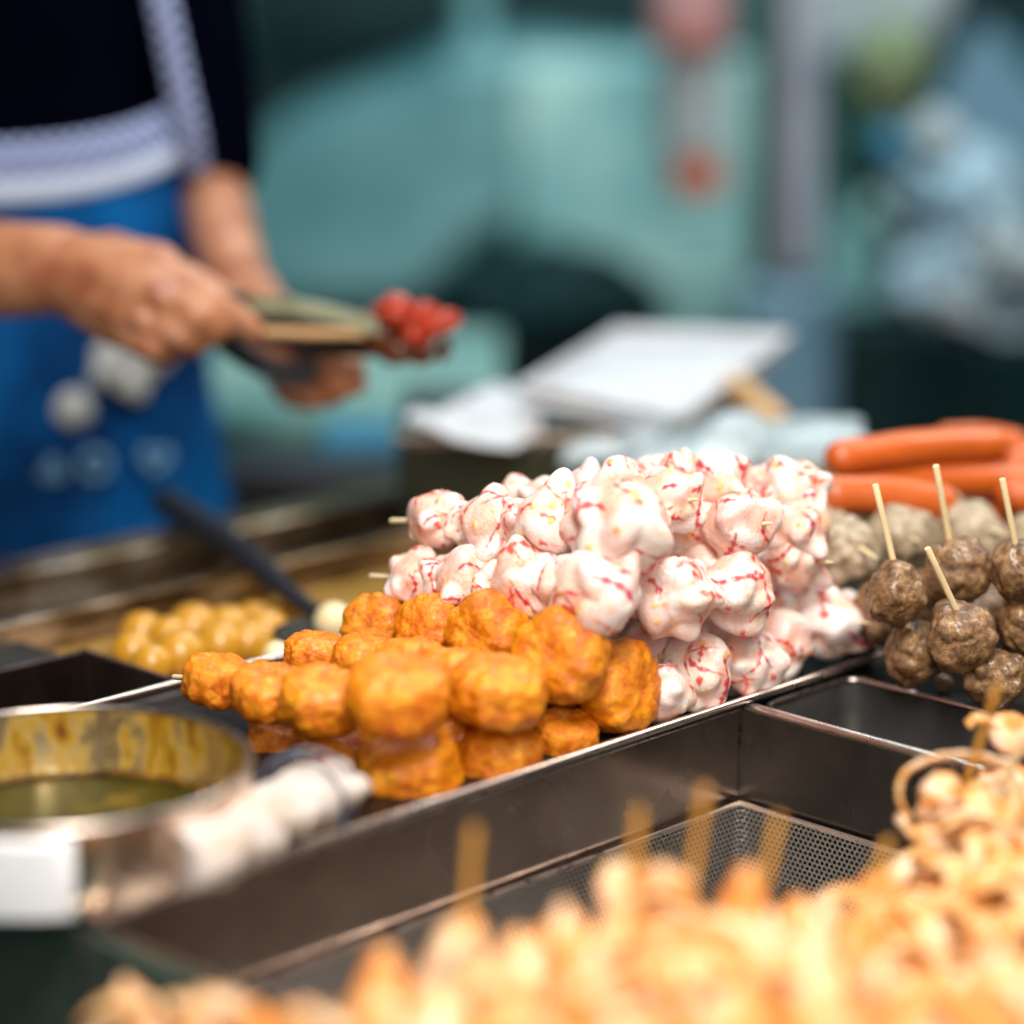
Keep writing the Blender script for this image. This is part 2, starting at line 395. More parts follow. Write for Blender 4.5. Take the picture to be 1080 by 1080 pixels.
def make_squid_ball(seed):
    rng = np.random.default_rng(seed); D, Fc = ICO6
    r = np.full(len(D), .77) + .10 * fnoise(D, 2.2, seed); col = np.tile([.81, .52, .42], (len(D), 1))
    def put(c, M, color, soft=0):
        nonlocal r, col
        t = ell_t(D, c, M); k = t > r; r = np.where(k, t, r); col[k] = color
    whites = [(.86, .77, .74), (.85, .68, .64), (.86, .70, .60), (.87, .81, .78), (.84, .61, .57)]
    for i in range(17):
        n = rng.normal(size=3); n /= np.linalg.norm(n)
        c = n * rng.uniform(.40, .66)
        fr = tangent_frame(n + rng.normal(size=3) * .55, rng.uniform(0, 6.3))
        M = np.diag(1 / np.array([rng.uniform(.48, .80), rng.uniform(.30, .50), rng.uniform(.20, .34)])) @ fr
        put(c, M, whites[rng.integers(5)])
    # hollows where the slices fold away
    r = r + .035 * fnoise(D, 2.4, seed + 5, 2) + .006 * vnoise(D, 9, seed + 9)
    def strips(n_, L, W, H, cols):
        nonlocal r, col
        for i in range(n_):
            n = rng.normal(size=3); n /= np.linalg.norm(n)
            fr = tangent_frame(n, rng.uniform(0, 6.3)); L_ = rng.uniform(*L); W_ = rng.uniform(*W); bend = rng.uniform(-1.2, 1.2)
            # coordinates on the ball round n
            a = D @ fr[0]; b_ = D @ fr[1]; front = (D @ n) > .3
            b2 = b_ - bend * a * a * 1.2
            wv = W_ * (1 - (a / L_) ** 2).clip(0, 1) ** .5 * (1 + .5 * np.sin(a * 23 + i))
            m = front & (np.abs(a) < L_) & (np.abs(b2) < wv)
            r = np.where(m, r + H * np.sqrt((1 - (b2 / (wv + 1e-6)) ** 2).clip(0, 1)), r)
            col[m] = cols[rng.integers(len(cols))]
    r = relax(r, E6, 22); col = relax(col, E6, 10)
    strips(13, (.22, .75), (.030, .070), .014, [(.62, .03, .045), (.70, .06, .06), (.50, .02, .06), (.75, .12, .08)])
    strips(8, (.07, .16), (.04, .11), .035, [(.68, .05, .05), (.75, .14, .08)])
    strips(10, (.06, .17), (.03, .085), .03, [(.85, .50, .10), (.88, .58, .16), (.84, .42, .12)])
    r = relax(r, E6, 1); col = relax(col, E6, 1)
    return star_mesh('squid_ball', D, Fc, r, m_squid, col)

def make_cake(seed):
    rng = np.random.default_rng(seed); D, Fc = ICO5
    h = rng.uniform(.66, .82); p = 3.2
    rho = np.sqrt(D[:, 0] ** 2 + D[:, 1] ** 2)
    r = (rho ** p + np.abs(D[:, 2] / h) ** p) ** (-1 / p)
    ang = np.arctan2(D[:, 1], D[:, 0])
    # pleats on the side, dimple on the faces
    side = (rho / (np.abs(D[:, 2]) / h + 1e-3)).clip(0, 1)
    ph = rng.uniform(0, 6.3)
    r = r * (1 + .030 * side * np.sin(ang * 7 + ph + 2 * np.sin(ang * 2)) + .018 * side * np.sin(ang * 13 + ph * 2) * (D[:, 2] > 0))
    r = r * (1 + .10 * fnoise(D, 1.5, seed) + .04 * fnoise(D, 4.5, seed + 3) + .028 * fnoise(D, 13, seed + 8) - .045 * (1 - np.abs(fnoise(D, 3.4, seed + 55, 3)) * 10).clip(0, 1))
    dim = (1 - rho / .55).clip(0, 1); r = r * (1 - .10 * dim * (D[:, 2] > 0))
    return star_mesh('fish_cake', D, Fc, r * .98, m_cake)

def make_meatball(seed, material, nm='meatball'):
    rng = np.random.default_rng(seed); D, Fc = ICO5
    r = np.full(len(D), .84)
    for i in range(16):
        n = rng.normal(size=3); n /= np.linalg.norm(n)
        fr = tangent_frame(n + rng.normal(size=3) * .3, rng.uniform(0, 6.3))
        M = np.diag(1 / np.array([rng.uniform(.38, .62), rng.uniform(.35, .5), rng.uniform(.28, .42)])) @ fr
        r = np.maximum(r, ell_t(D, n * rng.uniform(.50, .62), M))
    r = r + .16 * fnoise(D, 1.7, seed + 1) + .05 * fnoise(D, 7, seed + 2) + .025 * vnoise(D, 19, seed + 3)
    pit = fnoise(D, 6, seed + 30); r = r - .09 * (pit - .28).clip(0, 1)
    return star_mesh(nm, D, Fc, r, material)

SQ = [make_squid_ball(100 + i) for i in range(9)]
CK = [make_cake(200 + i) for i in range(8)]
MT = [make_meatball(300 + i, m_meat) for i in range(6)]
PM = [make_meatball(340 + i, m_pale) for i in range(4)]

def piece(mesh, name, c, r, root, rot=None, sc=(1, 1, 1)):
    o = bpy.data.objects.new(name, mesh); link(o, root)
    o.location = Vector(c) - worldloc(root)
    o.rotation_euler = rot if rot is not None else (random.uniform(0, 6.3), random.uniform(0, 6.3), random.uniform(0, 6.3))
    o.scale = (r * sc[0], r * sc[1], r * sc[2]); return o
def stick(p0, p1, root, rad=.00155, tip=True, material=None, name='bamboo_stick'):
    """p0 blunt end, p1 pointed end"""
    p0, p1 = Vector(p0), Vector(p1); d = (p1 - p0); L = d.length; d.normalize()
    b = MB(); pts = [p0, p0 + d * .0004]; rad_ = [rad * .9, rad]
    pts += [p0 + d * (L * k / 6) for k in range(1, 6)]; rad_ += [rad] * 5
    if tip: pts += [p1 - d * .011, p1 - d * .003, p1]; rad_ += [rad, rad * .45, rad * .12]
    else: pts += [p1 - d * .0004, p1]; rad_ += [rad, rad * .9]
    b.tube(pts, rad_, 12); return b.build(name, material or m_bamboo, root)

def skewer(name, label, cat, group, pieces, meshes, pname, back=.03, tipext=.016, zfloor=0.0, rad=.0015, cake=False):
    """pieces: list of (u, v, y, rpx[, sx, sz]) from the far end to the near end"""
    C = [P(q[0], q[1], y=q[2]) for q in pieces]
    base = sum(C, Vector()) / len(C); base.z = min(c.z for c in C) - .018
    root = thing(name, label, cat, base, group)
    d = (C[-1] - C[0]).normalized() if len(C) > 1 else CV
    stick(C[0] - d * (pieces[0][3] * PXM(pieces[0][2]) + back * 1.25 + (.004 if back > .005 else 0)), C[-1] + d * (pieces[-1][3] * PXM(pieces[-1][2]) + tipext), root, rad)
    if not cake:
        for k in range(len(C) - 1):
            a_, b_ = pieces[k], pieces[k + 1]
            piece(random.choice(meshes), pname, C[k].lerp(C[k + 1], .5) + Vector((0, .003, random.uniform(-.002, .002))), (a_[3] * PXM(a_[2]) + b_[3] * PXM(b_[2])) / 2 * .76, root)
    for q, c in zip(pieces, C):
        r = q[3] * PXM(q[2]); sx, sz = (q[4], q[5]) if len(q) > 4 else (1, 1)
        if not cake: r *= 1.07
        o = piece(random.choice(meshes), pname, c, r, root, rot=q[6] if len(q) > 6 else None)
        if len(q) > 4:
            # squash in world axes: x by sx, z by sz, applied about the ball centre
            o.rotation_mode = 'QUATERNION'
            if cake: o.scale = (r * sx, r * 1.0, r * sz)
            else: o.scale = (r * (sx * .6 + .4), r * (sz * .6 + .4), r * (sx * .5 + sz * .5))
    return root

# ================================================================== COUNTER
WELLD = -.15
cnt = thing('steel_counter', 'stainless steel stall counter with deep wells set at an angle', 'counter', F(-.2, .1, -.9))
b = MB()                                                  # plate behind the wells (under the food pan and pot)
b.fbox(-.42, .62, -.245, -.0045, -.020, 0)
b.fbox(.096, .62, -.0045, .60, -.020, 0)                  # plate under the meatballs
b.build('counter_top', m_black_tray, cnt, smooth=False, bevel=.0015)
b = MB()                                                  # front well: back wall, left wall, right divider, floor
b.fbox(-.42, .0, -.0040, -.0005, WELLD, .0015)
b.build('well_wall', m_steel, cnt, smooth=False, bevel=.0006)
b = MB(); b.fbox(.0, .0035, -.0040, .60, WELLD, .0012); b.build('divider', m_dark_refl, cnt, smooth=False, bevel=.0006)
b = MB(); b.fbox(-.42, -.4165, -.0005, .60, WELLD, .001); b.build('well_wall', m_steel, cnt, smooth=False, bevel=.0006)
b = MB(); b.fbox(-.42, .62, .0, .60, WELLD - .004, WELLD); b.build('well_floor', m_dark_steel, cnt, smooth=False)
b = MB(); b.tube([F(-.42, -.0022, .0025), F(-.2, -.0022, .0025), F(.0, -.0022, .0025)], .0026, 10)
b.build('rolled_rim', m_steel_rim, cnt)
b = MB(); b.tube([F(.004, .001, .0018), F(.004, .2, .0018), F(.004, .6, .0018)], .0030, 10); b.build('rolled_rim', m_steel_rim, cnt)
b = MB()                                                  # rear narrow well, dark, with a rounded corner
def rounded(s0, s1, t0, t1, r, n=6):
    o = []
    for (cs, ct, a0) in ((s1 - r, t1 - r, 0), (s0 + r, t1 - r, 90), (s0 + r, t0 + r, 180), (s1 - r, t0 + r, 270)):
        for k in range(n + 1):
            a = R(a0 + 90 * k / n); o.append((cs + r * math.cos(a), ct + r * math.sin(a)))
    return o
def well(path, z0, z1, thick, material, name, root, rimr=.0016, rimmat=None):
    b = MB(); n = len(path)
    for (s, t) in path: b.v.append(F(s, t, z1))
    for (s, t) in path: b.v.append(F(s, t, z0))
    for i in range(n): b.f.append([i, (i + 1) % n, n + (i + 1) % n, n + i])
    b.f.append([n + i for i in range(n)])
    o = b.build(name, material, root); md = o.modifiers.new('solid', 'SOLIDIFY'); md.thickness = thick; md.offset = 0
    b = MB(); pts = [F(s, t, z1) for (s, t) in path]; pts.append(pts[0]); pts.append(pts[1])
    b.tube(pts, rimr, 8, cap=False); b.build(name + '_rim', rimmat or m_steel_rim, root)
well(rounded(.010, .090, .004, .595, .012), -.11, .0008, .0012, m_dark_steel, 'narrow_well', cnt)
# left oil well beyond the ledge
s3, t3 = ST(P(85, 690, z=0))
b = MB(); b.fbox(-.42, s3, t3, -.245, -.10, -.097); b.build('well_floor', m_dark_steel, cnt, smooth=False)
b = MB(); b.fbox(s3, s3 + .0035, t3 - .002, -.246, -.10, .003); b.fbox(-.42, s3 - .0005, t3 - .0015, t3 + .002, -.10, .0026)
b.build('well_wall', m_steel, cnt, smooth=False, bevel=.0008)
b = MB(); b.fbox(-.60, .62, t3 - .62, -.335 - .10, -.075, -.060); b.build('counter_top', m_counter, cnt, smooth=False)
b = MB(); b.fbox(-.60, s3 - .001, t3 - .06, t3 - .003, -.02, -.004); b.build('counter_top', m_dark_steel, cnt, smooth=False)
# outer skirt
b = MB(); b.fbox(-.425, -.42, -.60, .60, -.88, -.002); b.fbox(-.42, .62, .60, .605, -.88, -.002)
b.build('skirt_panel', m_green_panel, cnt, smooth=False)
b = MB(); b.tube([F(-.424, .0, -.002), F(-.424, .0, -.4), F(-.424, .0, -.88)], .0035, 8); b.build('corner_post', m_steel_rim, cnt)

# perforated insert in the front well
ins = thing('perforated_tray', 'perforated steel draining tray sunk in the front well', 'tray', F(-.2, .2, WELLD))
zr, zb = -.050, -.088
def perf_quad(p, q, uax):
    L = (q - p).length
b = MB()
s0, s1, t0, t1 = -.41, -.004, .004, .59
i_ = .004
def pq(A, B, C, D_, w, h): b.quad(A, B, C, D_, [(0, 0), (w, 0), (w, h), (0, h)])
pq(F(s0, t0, zb), F(s1, t0, zb), F(s1, t0, zr), F(s0, t0, zr), s1 - s0, zr - zb)
pq(F(s1, t0, zb), F(s1, t1, zb), F(s1, t1, zr), F(s1, t0, zr), t1 - t0, zr - zb)
pq(F(s0, t0, zb), F(s0, t1, zb), F(s0, t1, zr), F(s0, t0, zr), t1 - t0, zr - zb)
pq(F(s0, t0, zb), F(s1, t0, zb), F(s1, t1, zb), F(s0, t1, zb), s1 - s0, t1 - t0)
b.build('mesh_basket', m_perf, ins, smooth=False)
b = MB(); b.tube([F(s0, t0, zr), F(s1, t0, zr), F(s1, t1, zr)], .0018, 8); b.build('tray_rim', m_steel_rim, ins)

# black serving pan with the skewers
pan = thing('serving_pan', 'shallow blackened pan under the squid ball and fish cake skewers', 'pan', F(-.1, -.12, .0005))
b = MB(); PZ = .004
path = rounded(-.34, .128, -.235, .0035, .012)
inner = rounded(-.335, .123, -.230, -.0005, .010)
n = len(path)
for (s, t) in inner: b.v.append(F(s, t, .0015))
b.f.append(list(range(n)))
for (s, t) in path: b.v.append(F(s, t, .0072))
for i in range(n): b.f.append([i, (i + 1) % n, n + (i + 1) % n, n + i])
o = b.build('pan_floor', m_black_tray, pan); md = o.modifiers.new('solid', 'SOLIDIFY'); md.thickness = .001; md.offset = 0
b = MB(); pts = [F(s, t, .0075) for (s, t) in path]; pts += [pts[0], pts[1]]
b.tube(pts, .0022, 10, cap=False); b.build('pan_rim', m_steel_rim, pan)

# ================================================================== FISH CAKE SKEWERS
G1 = 'fried fish cake skewers piled in the pan'
def cr(ax, ay, az): return (R(ax), R(ay), R(az))
skewer('fish_cake_skewer', 'fish cake skewer with its pale stick poking out farthest left, middle layer', 'skewer', G1, [
    (231, 718, 1.215, 38, 1.05, .9, cr(8, 10, 30)), (284, 731, 1.185, 42, 1, .88, cr(5, -10, 80)), (340, 739, 1.16, 46, 1.05, .88, cr(12, 5, 10)), (418, 734, 1.125, 56, 1.06, .90, cr(10, -5, 50))],
    CK, 'fish_cake', back=.012, tipext=-.02, cake=True)
skewer('fish_cake_skewer', 'fish cake skewer lying behind the leftmost one, its flat cakes half hidden', 'skewer', G1, [
    (338, 692, 1.245, 34, 1.2, .9, cr(0, 10, 0)), (385, 699, 1.225, 38, 1, .9, cr(10, 0, 60)), (432, 704, 1.20, 40, 1, 1, cr(-8, 0, 20)), (480, 714, 1.18, 42, 1, 1, cr(10, 10, 120)), (527, 728, 1.155, 53, 1.06, .86, cr(4, -4, 90))],
    CK, 'fish_cake', back=.006, tipext=-.02, cake=True)
skewer('fish_cake_skewer', 'topmost fish cake skewer of round pleated discs below the squid balls', 'skewer', G1, [
    (398, 660, 1.275, 37, 1, 1, cr(70, 20, -30)), (455, 664, 1.25, 40, 1, 1, cr(75, 10, -40)), (517, 668, 1.225, 46, 1, 1, cr(80, 0, -35)), (592, 692, 1.19, 53, 1.0, .85, cr(74, 5, -30))],
    CK, 'fish_cake', back=.0, tipext=-.02, cake=True)
skewer('fish_cake_skewer', 'fish cake skewer ending in an upright disc beside the white squid', 'skewer', G1, [
    (545, 700, 1.27, 40), (600, 715, 1.24, 42), (652, 724, 1.215, 52, .95, .9, cr(80, 0, 50))],
    CK, 'fish_cake', back=.0, tipext=-.02, cake=True)
skewer('fish_cake_skewer', 'bottom fish cake skewer next to the cloth wrapped handle', 'skewer', G1, [
    (288, 783, 1.205, 38), (352, 797, 1.175, 42, 1, 1, cr(10, 10, 0)), (431, 814, 1.143, 57, 1, .95, cr(6, -16, 20))],
    CK, 'fish_cake', back=.005, tipext=-.02, cake=True)
skewer('fish_cake_skewer', 'bottom fish cake skewer second from the left along the pan rim', 'skewer', G1, [
    (412, 770, 1.21, 42), (468, 782, 1.185, 44), (527, 801, 1.165, 46, 1, 1.0, cr(6, 8, 70))],
    CK, 'fish_cake', back=.0, tipext=-.02, cake=True)
skewer('fish_cake_skewer', 'bottom fish cake skewer ending in a small cake nearest the white squid', 'skewer', G1, [
    (495, 762, 1.24, 38), (545, 770, 1.215, 38), (597, 778, 1.195, 35, 1, 1, cr(20, 8, 20))],
    CK, 'fish_cake', back=.0, tipext=-.02, cake=True)

# ================================================================== SQUID BALL SKEWERS
G2 = 'white squid ball skewers stacked in the pan'
def sq(label, pcs, **k): return skewer('squid_ball_skewer', label, 'skewer', G2, pcs, SQ, 'squid_ball', **k)
sq('upper squid ball skewer with its blunt stick poking out at the upper left', [(463, 549, 1.30, 37), (521, 553, 1.275, 40), (588, 552, 1.245, 47), (656, 548, 1.215, 58)], back=.011, tipext=-.02)
sq('squid ball skewer lying directly on the topmost fish cakes, stick end at left', [(441, 611, 1.285, 35), (493, 616, 1.26, 38), (556, 614, 1.235, 45), (630, 624, 1.20, 54)], back=.012, tipext=-.02)
sq('squid ball skewer on the crest, only its rear balls and one stick end showing', [(545, 528, 1.335, 26), (575, 530, 1.32, 30), (617, 521, 1.30, 32), (655, 514, 1.29, 33)], back=.006, tipext=-.01)
sq('squid ball skewer on the crest with a yellow tip pointing at the viewer', [(620, 535, 1.32, 36), (664, 527, 1.29, 38), (706, 529, 1.26, 41)], tipext=.006)
sq('small squid ball skewer at the very top of the heap', [(668, 512, 1.345, 26), (692, 503, 1.33, 26), (716, 500, 1.315, 28)], tipext=-.01, back=0)
sq('squid ball skewer at the top, second from the right', [(690, 520, 1.34, 34), (722, 512, 1.325, 34), (757, 512, 1.31, 36)], tipext=-.01, back=0)
sq('squid ball skewer of big curled balls at the top right corner of the heap', [(775, 518, 1.355, 32), (800, 524, 1.345, 34), (838, 516, 1.33, 38), (846, 553, 1.315, 36)], tipext=-.012, back=0)
sq('squid ball skewer with a large ball facing the viewer just below the top', [(690, 560, 1.335, 40), (733, 556, 1.305, 42), (781, 554, 1.28, 44)], tipext=.004, back=0)
sq('middle squid ball skewer with a yellow tip at the right edge of the heap', [(752, 590, 1.355, 34), (795, 585, 1.335, 36), (836, 592, 1.315, 36)], tipext=.010, back=0)
sq('middle squid ball skewer with a plump ball under the large round one', [(680, 610, 1.32, 42), (728, 612, 1.295, 44), (778, 623, 1.27, 47)], tipext=-.015, back=0)
sq('middle squid ball skewer directly right of the fish cakes', [(610, 600, 1.285, 42), (660, 605, 1.26, 44), (713, 632, 1.235, 46)], tipext=-.015, back=0)
sq('bottom squid ball skewer at the right end, sharp tip towards the meatballs', [(765, 650, 1.385, 36), (820, 648, 1.36, 38), (871, 655, 1.335, 43)], tipext=.009, back=0)
sq('bottom squid ball skewer second from the right end', [(725, 655, 1.36, 34), (772, 662, 1.34, 36), (822, 678, 1.315, 39)], tipext=-.015, back=0)
sq('bottom squid ball skewer with a red flecked ball hanging over the pan rim', [(690, 660, 1.335, 36), (735, 672, 1.31, 38), (786, 699, 1.285, 40)], tipext=-.015, back=0)
sq('bottom squid ball skewer between the red flecked one and the fish cakes', [(640, 668, 1.30, 38), (684, 682, 1.275, 40), (735, 709, 1.255, 43)], tipext=-.015, back=0)
sq('lowest squid ball skewer touching the upright fish cake disc', [(610, 690, 1.285, 32), (650, 708, 1.26, 34), (694, 732, 1.235, 38)], tipext=-.015, back=0)

# ================================================================== MEATBALL SKEWERS
G3 = 'brown meatball skewers with sticks pointing up'
def meat(label, balls, s0, s1, meshes=MT, group=G3, tip=False, nm='meatball_skewer', mat_=None):
    C = [P(q[0], q[1], y=q[2]) for q in balls]; base = C[-1].copy(); base.z = min(c.z for c in C) - .016
    root = thing(nm, label, 'skewer', base, group)
    if s0: stick(P(*s0[:2], y=s0[2]), P(*s1[:2], y=s1[2]), root, .00175 if not tip else .0014, tip=tip)
    for q, c in zip(balls, C): piece(random.choice(meshes), 'meatball', c, q[3] * PXM(q[2]) * 1.10, root, rot=None)
meat('meatball skewer whose tall stick stands beside the squid, ball over a darker one', [(946, 626, 1.275, 34), (966, 689, 1.285, 35)], (923, 511, 1.275), (960, 668, 1.28))
meat('meatball skewer with its stick standing straight up against the sausages', [(1009, 602, 1.305, 38), (1014, 650, 1.33, 30)], (987, 491, 1.295), (1012, 630, 1.31))
meat('meatball skewer with the short leaning stick, nearest ball of the cluster', [(1014, 671, 1.26, 40), (1050, 716, 1.262, 34)], (978, 578, 1.245), (1035, 700, 1.262))
meat('meatball skewer at the right edge with two very dark balls', [(1078, 602, 1.285, 35), (1086, 662, 1.285, 34)], (1057, 505, 1.275), (1084, 640, 1.285))
meat('meatball skewer lying low behind the upright ones, dark ball in shade', [(932, 648, 1.335, 36), (985, 640, 1.34, 34), (1040, 650, 1.35, 34)], (905, 645, 1.33), (1060, 652, 1.355))
G4 = 'pale grey meatball skewers behind the brown ones'
meat('pale meatball skewer with a rough ball touching the squid heap', [(865, 560, 1.40, 30), (888, 583, 1.365, 38)], (845, 540, 1.43), (926, 590, 1.325), PM, G4, True)
meat('pale meatball skewer in the middle of the grey row', [(907, 553, 1.43, 28), (948, 566, 1.39, 36)], (890, 545, 1.46), (972, 572, 1.36), PM, G4, True)
meat('pale meatball skewer partly hidden behind the straight stick', [(940, 552, 1.46, 26), (972, 566, 1.42, 28)], (925, 548, 1.48), (975, 570, 1.41), PM, G4, True)
meat('pale meatball skewer at the right with a yellow tip', [(1000, 548, 1.45, 28), (1026, 566, 1.41, 38)], (985, 540, 1.48), (1063, 565, 1.37), PM, G4, True)
meat('pale meatball skewer low down beside the right edge, blurred behind dark balls', [(1042, 606, 1.41, 30), (1092, 575, 1.41, 34)], (1030, 610, 1.42), (1100, 570, 1.40), PM, G4, True)
# crumbs
b = MB()
cb = thing('meat_crumb', 'small brown meat crumb on the dark plate under the meatballs', 'crumb', P(993, 723, z=.002))
piece(MT[2], 'crumb', P(995, 720, z=.005), .0055, cb)

for i, (s_, t_, z_, m_, k_) in enumerate([(-.05, -.006, .009, CK, .0022), (-.12, -.012, .004, CK, .003), (.02, -.008, .009, SQ, .002), (.05, -.01, .005, SQ, .0025), (-.16, -.02, .004, CK, .002), (.11, .03, .002, MT, .0025), (.13, .06, .002, MT, .002), (.12, .015, .002, MT, .003), (.15, .045, .002, MT, .0018)]):
    o = bpy.data.objects.new('food_crumb', random.choice(m_)); link(o); o.location = F(s_, t_, z_); o.scale = (k_, k_ * 1.3, k_ * .7)
    tag(o, 'tiny fried crumb lying on the dark tray metal', 'crumb', 'crumbs scattered on the tray metal')
# ================================================================== SAUSAGES
def sausage(label, p0, p1, r, sag=.002):
    r *= .92
    p0, p1 = Vector(p0), Vector(p1); mid = (p0 + p1) / 2 + Vector((0, 0, sag)); L = (p1 - p0).length
    pts = []; rad = []
    core = catmull([p0, mid, p1], 10); d0 = (core[0] - core[1]).normalized(); d1 = (core[-1] - core[-2]).normalized()
    for k in range(8):
        a = R(90 * (1 - k / 8)); pts.append(core[0] + d0 * r * math.sin(a)); rad.append(max(r * math.cos(a), .0012))
    for c in core: pts.append(c); rad.append(r)
    for k in range(1, 9):
        a = R(90 * k / 8); pts.append(core[-1] + d1 * r * math.sin(a)); rad.append(max(r * math.cos(a), .0012))
    rad = [q * (1 + .015 * math.sin(i * .9)) for i, q in enumerate(rad)]
    b = MB(); b.tube(pts, rad, 32); o = b.build('sausage', m_sausage, None, auto=80)
    return tag(o, label, 'sausage', 'orange red sausages stacked behind the meatballs')
def sp(u, v, y): return P(u, v, y=y)
sausage('topmost orange red sausage, its rounded end on the right', sp(888, 483, 1.44), sp(1044, 468, 1.49), .0118)
sausage('long orange sausage lying in the middle running out of the frame', sp(905, 512, 1.45), sp(1100, 508, 1.50), .0118)
sausage('lowest front sausage ending behind the straight meatball stick', sp(880, 522, 1.41), sp(990, 530, 1.42), .0122)
sausage('sausage behind the topmost one, only its right end showing', sp(1000, 466, 1.55), sp(1066, 470, 1.55), .0120)
sausage('sausage resting low at the right edge under the long one', sp(1068, 522, 1.46), sp(1150, 545, 1.44), .0115)
sausage('sausage at the bottom, seen between the pale meatballs', sp(1010, 545, 1.49), sp(1110, 552, 1.50), .0118)
sausage('paler orange sausage tip at the far right of the stack', sp(1074, 492, 1.50), sp(1120, 470, 1.52), .0120)

# ================================================================== POT WITH CLOTH-WRAPPED HANDLE
pc = P(62, 806, z=.045); pc.z = 0
pot = thing('sauce_pot', 'stained steel pot of dark sauce standing on the left of the counter', 'pot', (pc.x, pc.y, .0005))
RP = .0835; HP = .0445
b = MB(); b.lathe(pc, [(RP - .006, .0065), (RP - .0015, .018), (RP, HP), (RP + .0005, HP + .0003), ], 96)
b.lathe(pc, [(.0, .006), (RP - .006, .0065)], 96)
b.build('pot_inside', m_pot, pot)
b = MB(); b.lathe(pc, [(0, .001), (RP - .010, .001), (RP - .004, .006), (RP + .001, .018), (RP + .0025, HP)], 96)
b.build('pot_outside', m_pot_out, pot)
b = MB(); b.lathe(pc, [(RP + .0010 + .0015 * math.cos(R(a)), HP + .0015 * math.sin(R(a))) for a in range(0, 361, 30)], 96)
b.build('pot_rim', m_steel_rim, pot)
b = MB(); b.lathe(pc, [(0, .0125), (RP - .0045, .0125)], 96); b.build('sauce', m_sauce, pot)
m_scum = mat('dried_sauce', [(0.4, (.20, .10, .01)), (0.6, (.05, .02, .004))], 120, .4)
b = MB(); b.lathe(pc, [(RP - .0062 + .0016 * math.cos(R(a)), .0135 + .0022 * math.sin(R(a))) for a in range(0, 361, 45)], 96)
for i, v in enumerate(b.v): v.z += .0012 * math.sin(i % 96 * .55) * math.sin(i % 96 * .21)
b.build('scum_ring', m_scum, pot)
# added pale band in place of a white reflection on the pot's near side
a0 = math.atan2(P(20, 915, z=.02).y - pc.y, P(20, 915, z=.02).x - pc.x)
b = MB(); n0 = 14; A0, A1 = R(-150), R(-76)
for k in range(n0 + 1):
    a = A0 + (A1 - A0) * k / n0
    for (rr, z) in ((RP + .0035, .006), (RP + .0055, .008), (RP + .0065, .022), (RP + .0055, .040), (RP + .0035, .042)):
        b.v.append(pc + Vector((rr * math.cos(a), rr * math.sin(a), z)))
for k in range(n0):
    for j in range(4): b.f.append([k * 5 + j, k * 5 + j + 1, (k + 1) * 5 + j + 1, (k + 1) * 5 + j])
m_bright = mat('painted_reflection_white', [(0.3, (.70, .74, .80)), (0.7, (.86, .88, .90))], 12, .3, metal=.1)
o = b.build('painted_reflection', m_bright, pot); md = o.modifiers.new('solid', 'SOLIDIFY'); md.thickness = .0015
# wrapped handle
h0 = P(190, 880, y=1.03); h1 = P(352, 822, y=1.10)
ptsH = catmull([P(185, 905, y=.985), P(230, 890, y=1.00), P(275, 866, y=1.035), P(318, 842, y=1.065), P(345, 826, y=1.085), P(362, 815, y=1.095)], 8)
radH = []
for i in range(len(ptsH)):
    t = i / (len(ptsH) - 1)
    rr = .0235 - .0065 * t if t < .86 else .0179 * math.sqrt(max(0, 1 - ((t - .86) / .145) ** 2))
    radH.append(max(rr, .001))
b = MB(); b.tube(ptsH, radH, 40, flat=.66); 
Vn = np.array([v[:] for v in b.v]); ns = fnoise(Vn, 45, 3, 2) * .012 + fnoise(Vn, 120, 9, 2) * .004 - .004 * (1 - np.abs(fnoise(Vn, 60, 31, 2)) * 8).clip(0, 1)
for i, v in enumerate(b.v):
    ring = min(i // 40, len(ptsH) - 1); d = (v - ptsH[ring]); 
    if d.length > 1e-5: b.v[i] = v + d.normalized() * float(ns[i]) * min(1, radH[ring] / .01)
cl = b.build('cloth_wrap', m_cloth, pot, auto=80)
b = MB()
for t in (.60, .70):
    i = int(t * (len(ptsH) - 1)); c = ptsH[i]; d = (ptsH[i + 1] - ptsH[i - 1]).normalized(); x = d.orthogonal().normalized(); y = d.cross(x)
    rr = radH[i] + .0015
    b.tube([c + (x * math.cos(R(a)) + y * math.sin(R(a))) * rr + d * (.004 * math.sin(R(a))) for a in range(0, 375, 15)], .0011, 8)
b.build('string', m_string, cl)

# ================================================================== LEFT OIL TRAY WITH FISH BALLS
ot = thing('oil_tray', 'brown edged frying tray with floating yellow fish balls', 'tray', P(200, 650, z=-.02))
# tray floor / oil and its brown edges, following the counter axes
def stbar(p, q, w, h, z):
    s_, t_ = ST(p); s2, t2 = ST(q); return s_, t_, s2, t2
sA, tA = ST(P(0, 667, z=0)); sB, tB = ST(P(0, 620, z=0))
b = MB(); b.fbox(s3 + .005, .60, tA + .008, -.247, -.040, -.016); b.build('oil', m_oil, ot, smooth=False)
b = MB(); b.fbox(-.42, .55, tA - .006, tA + .006, -.03, .006); b.build('tray_edge', m_counter, ot, smooth=False, bevel=.002)
b = MB(); b.fbox(s3 + .004, .60, -.2465, -.2425, -.03, .0035); b.build('tray_edge', m_steel, ot, smooth=False, bevel=.001)
b = MB(); b.fbox(-.5, .60, tB - .035, tB + .004, -.03, .008)
o = b.build('counter_ledge', m_counter, None, smooth=False, bevel=.003); tag(o, 'greasy brown metal ledge between the vendor and the frying tray', 'ledge')
b = MB(); b.fbox(-.5, .60, tB + .0045, tA - .0065, -.05, -.020); b.build('tray_channel', m_dark_steel, ot, smooth=False)
fb = bpy.data.meshes.new('fish_ball'); 
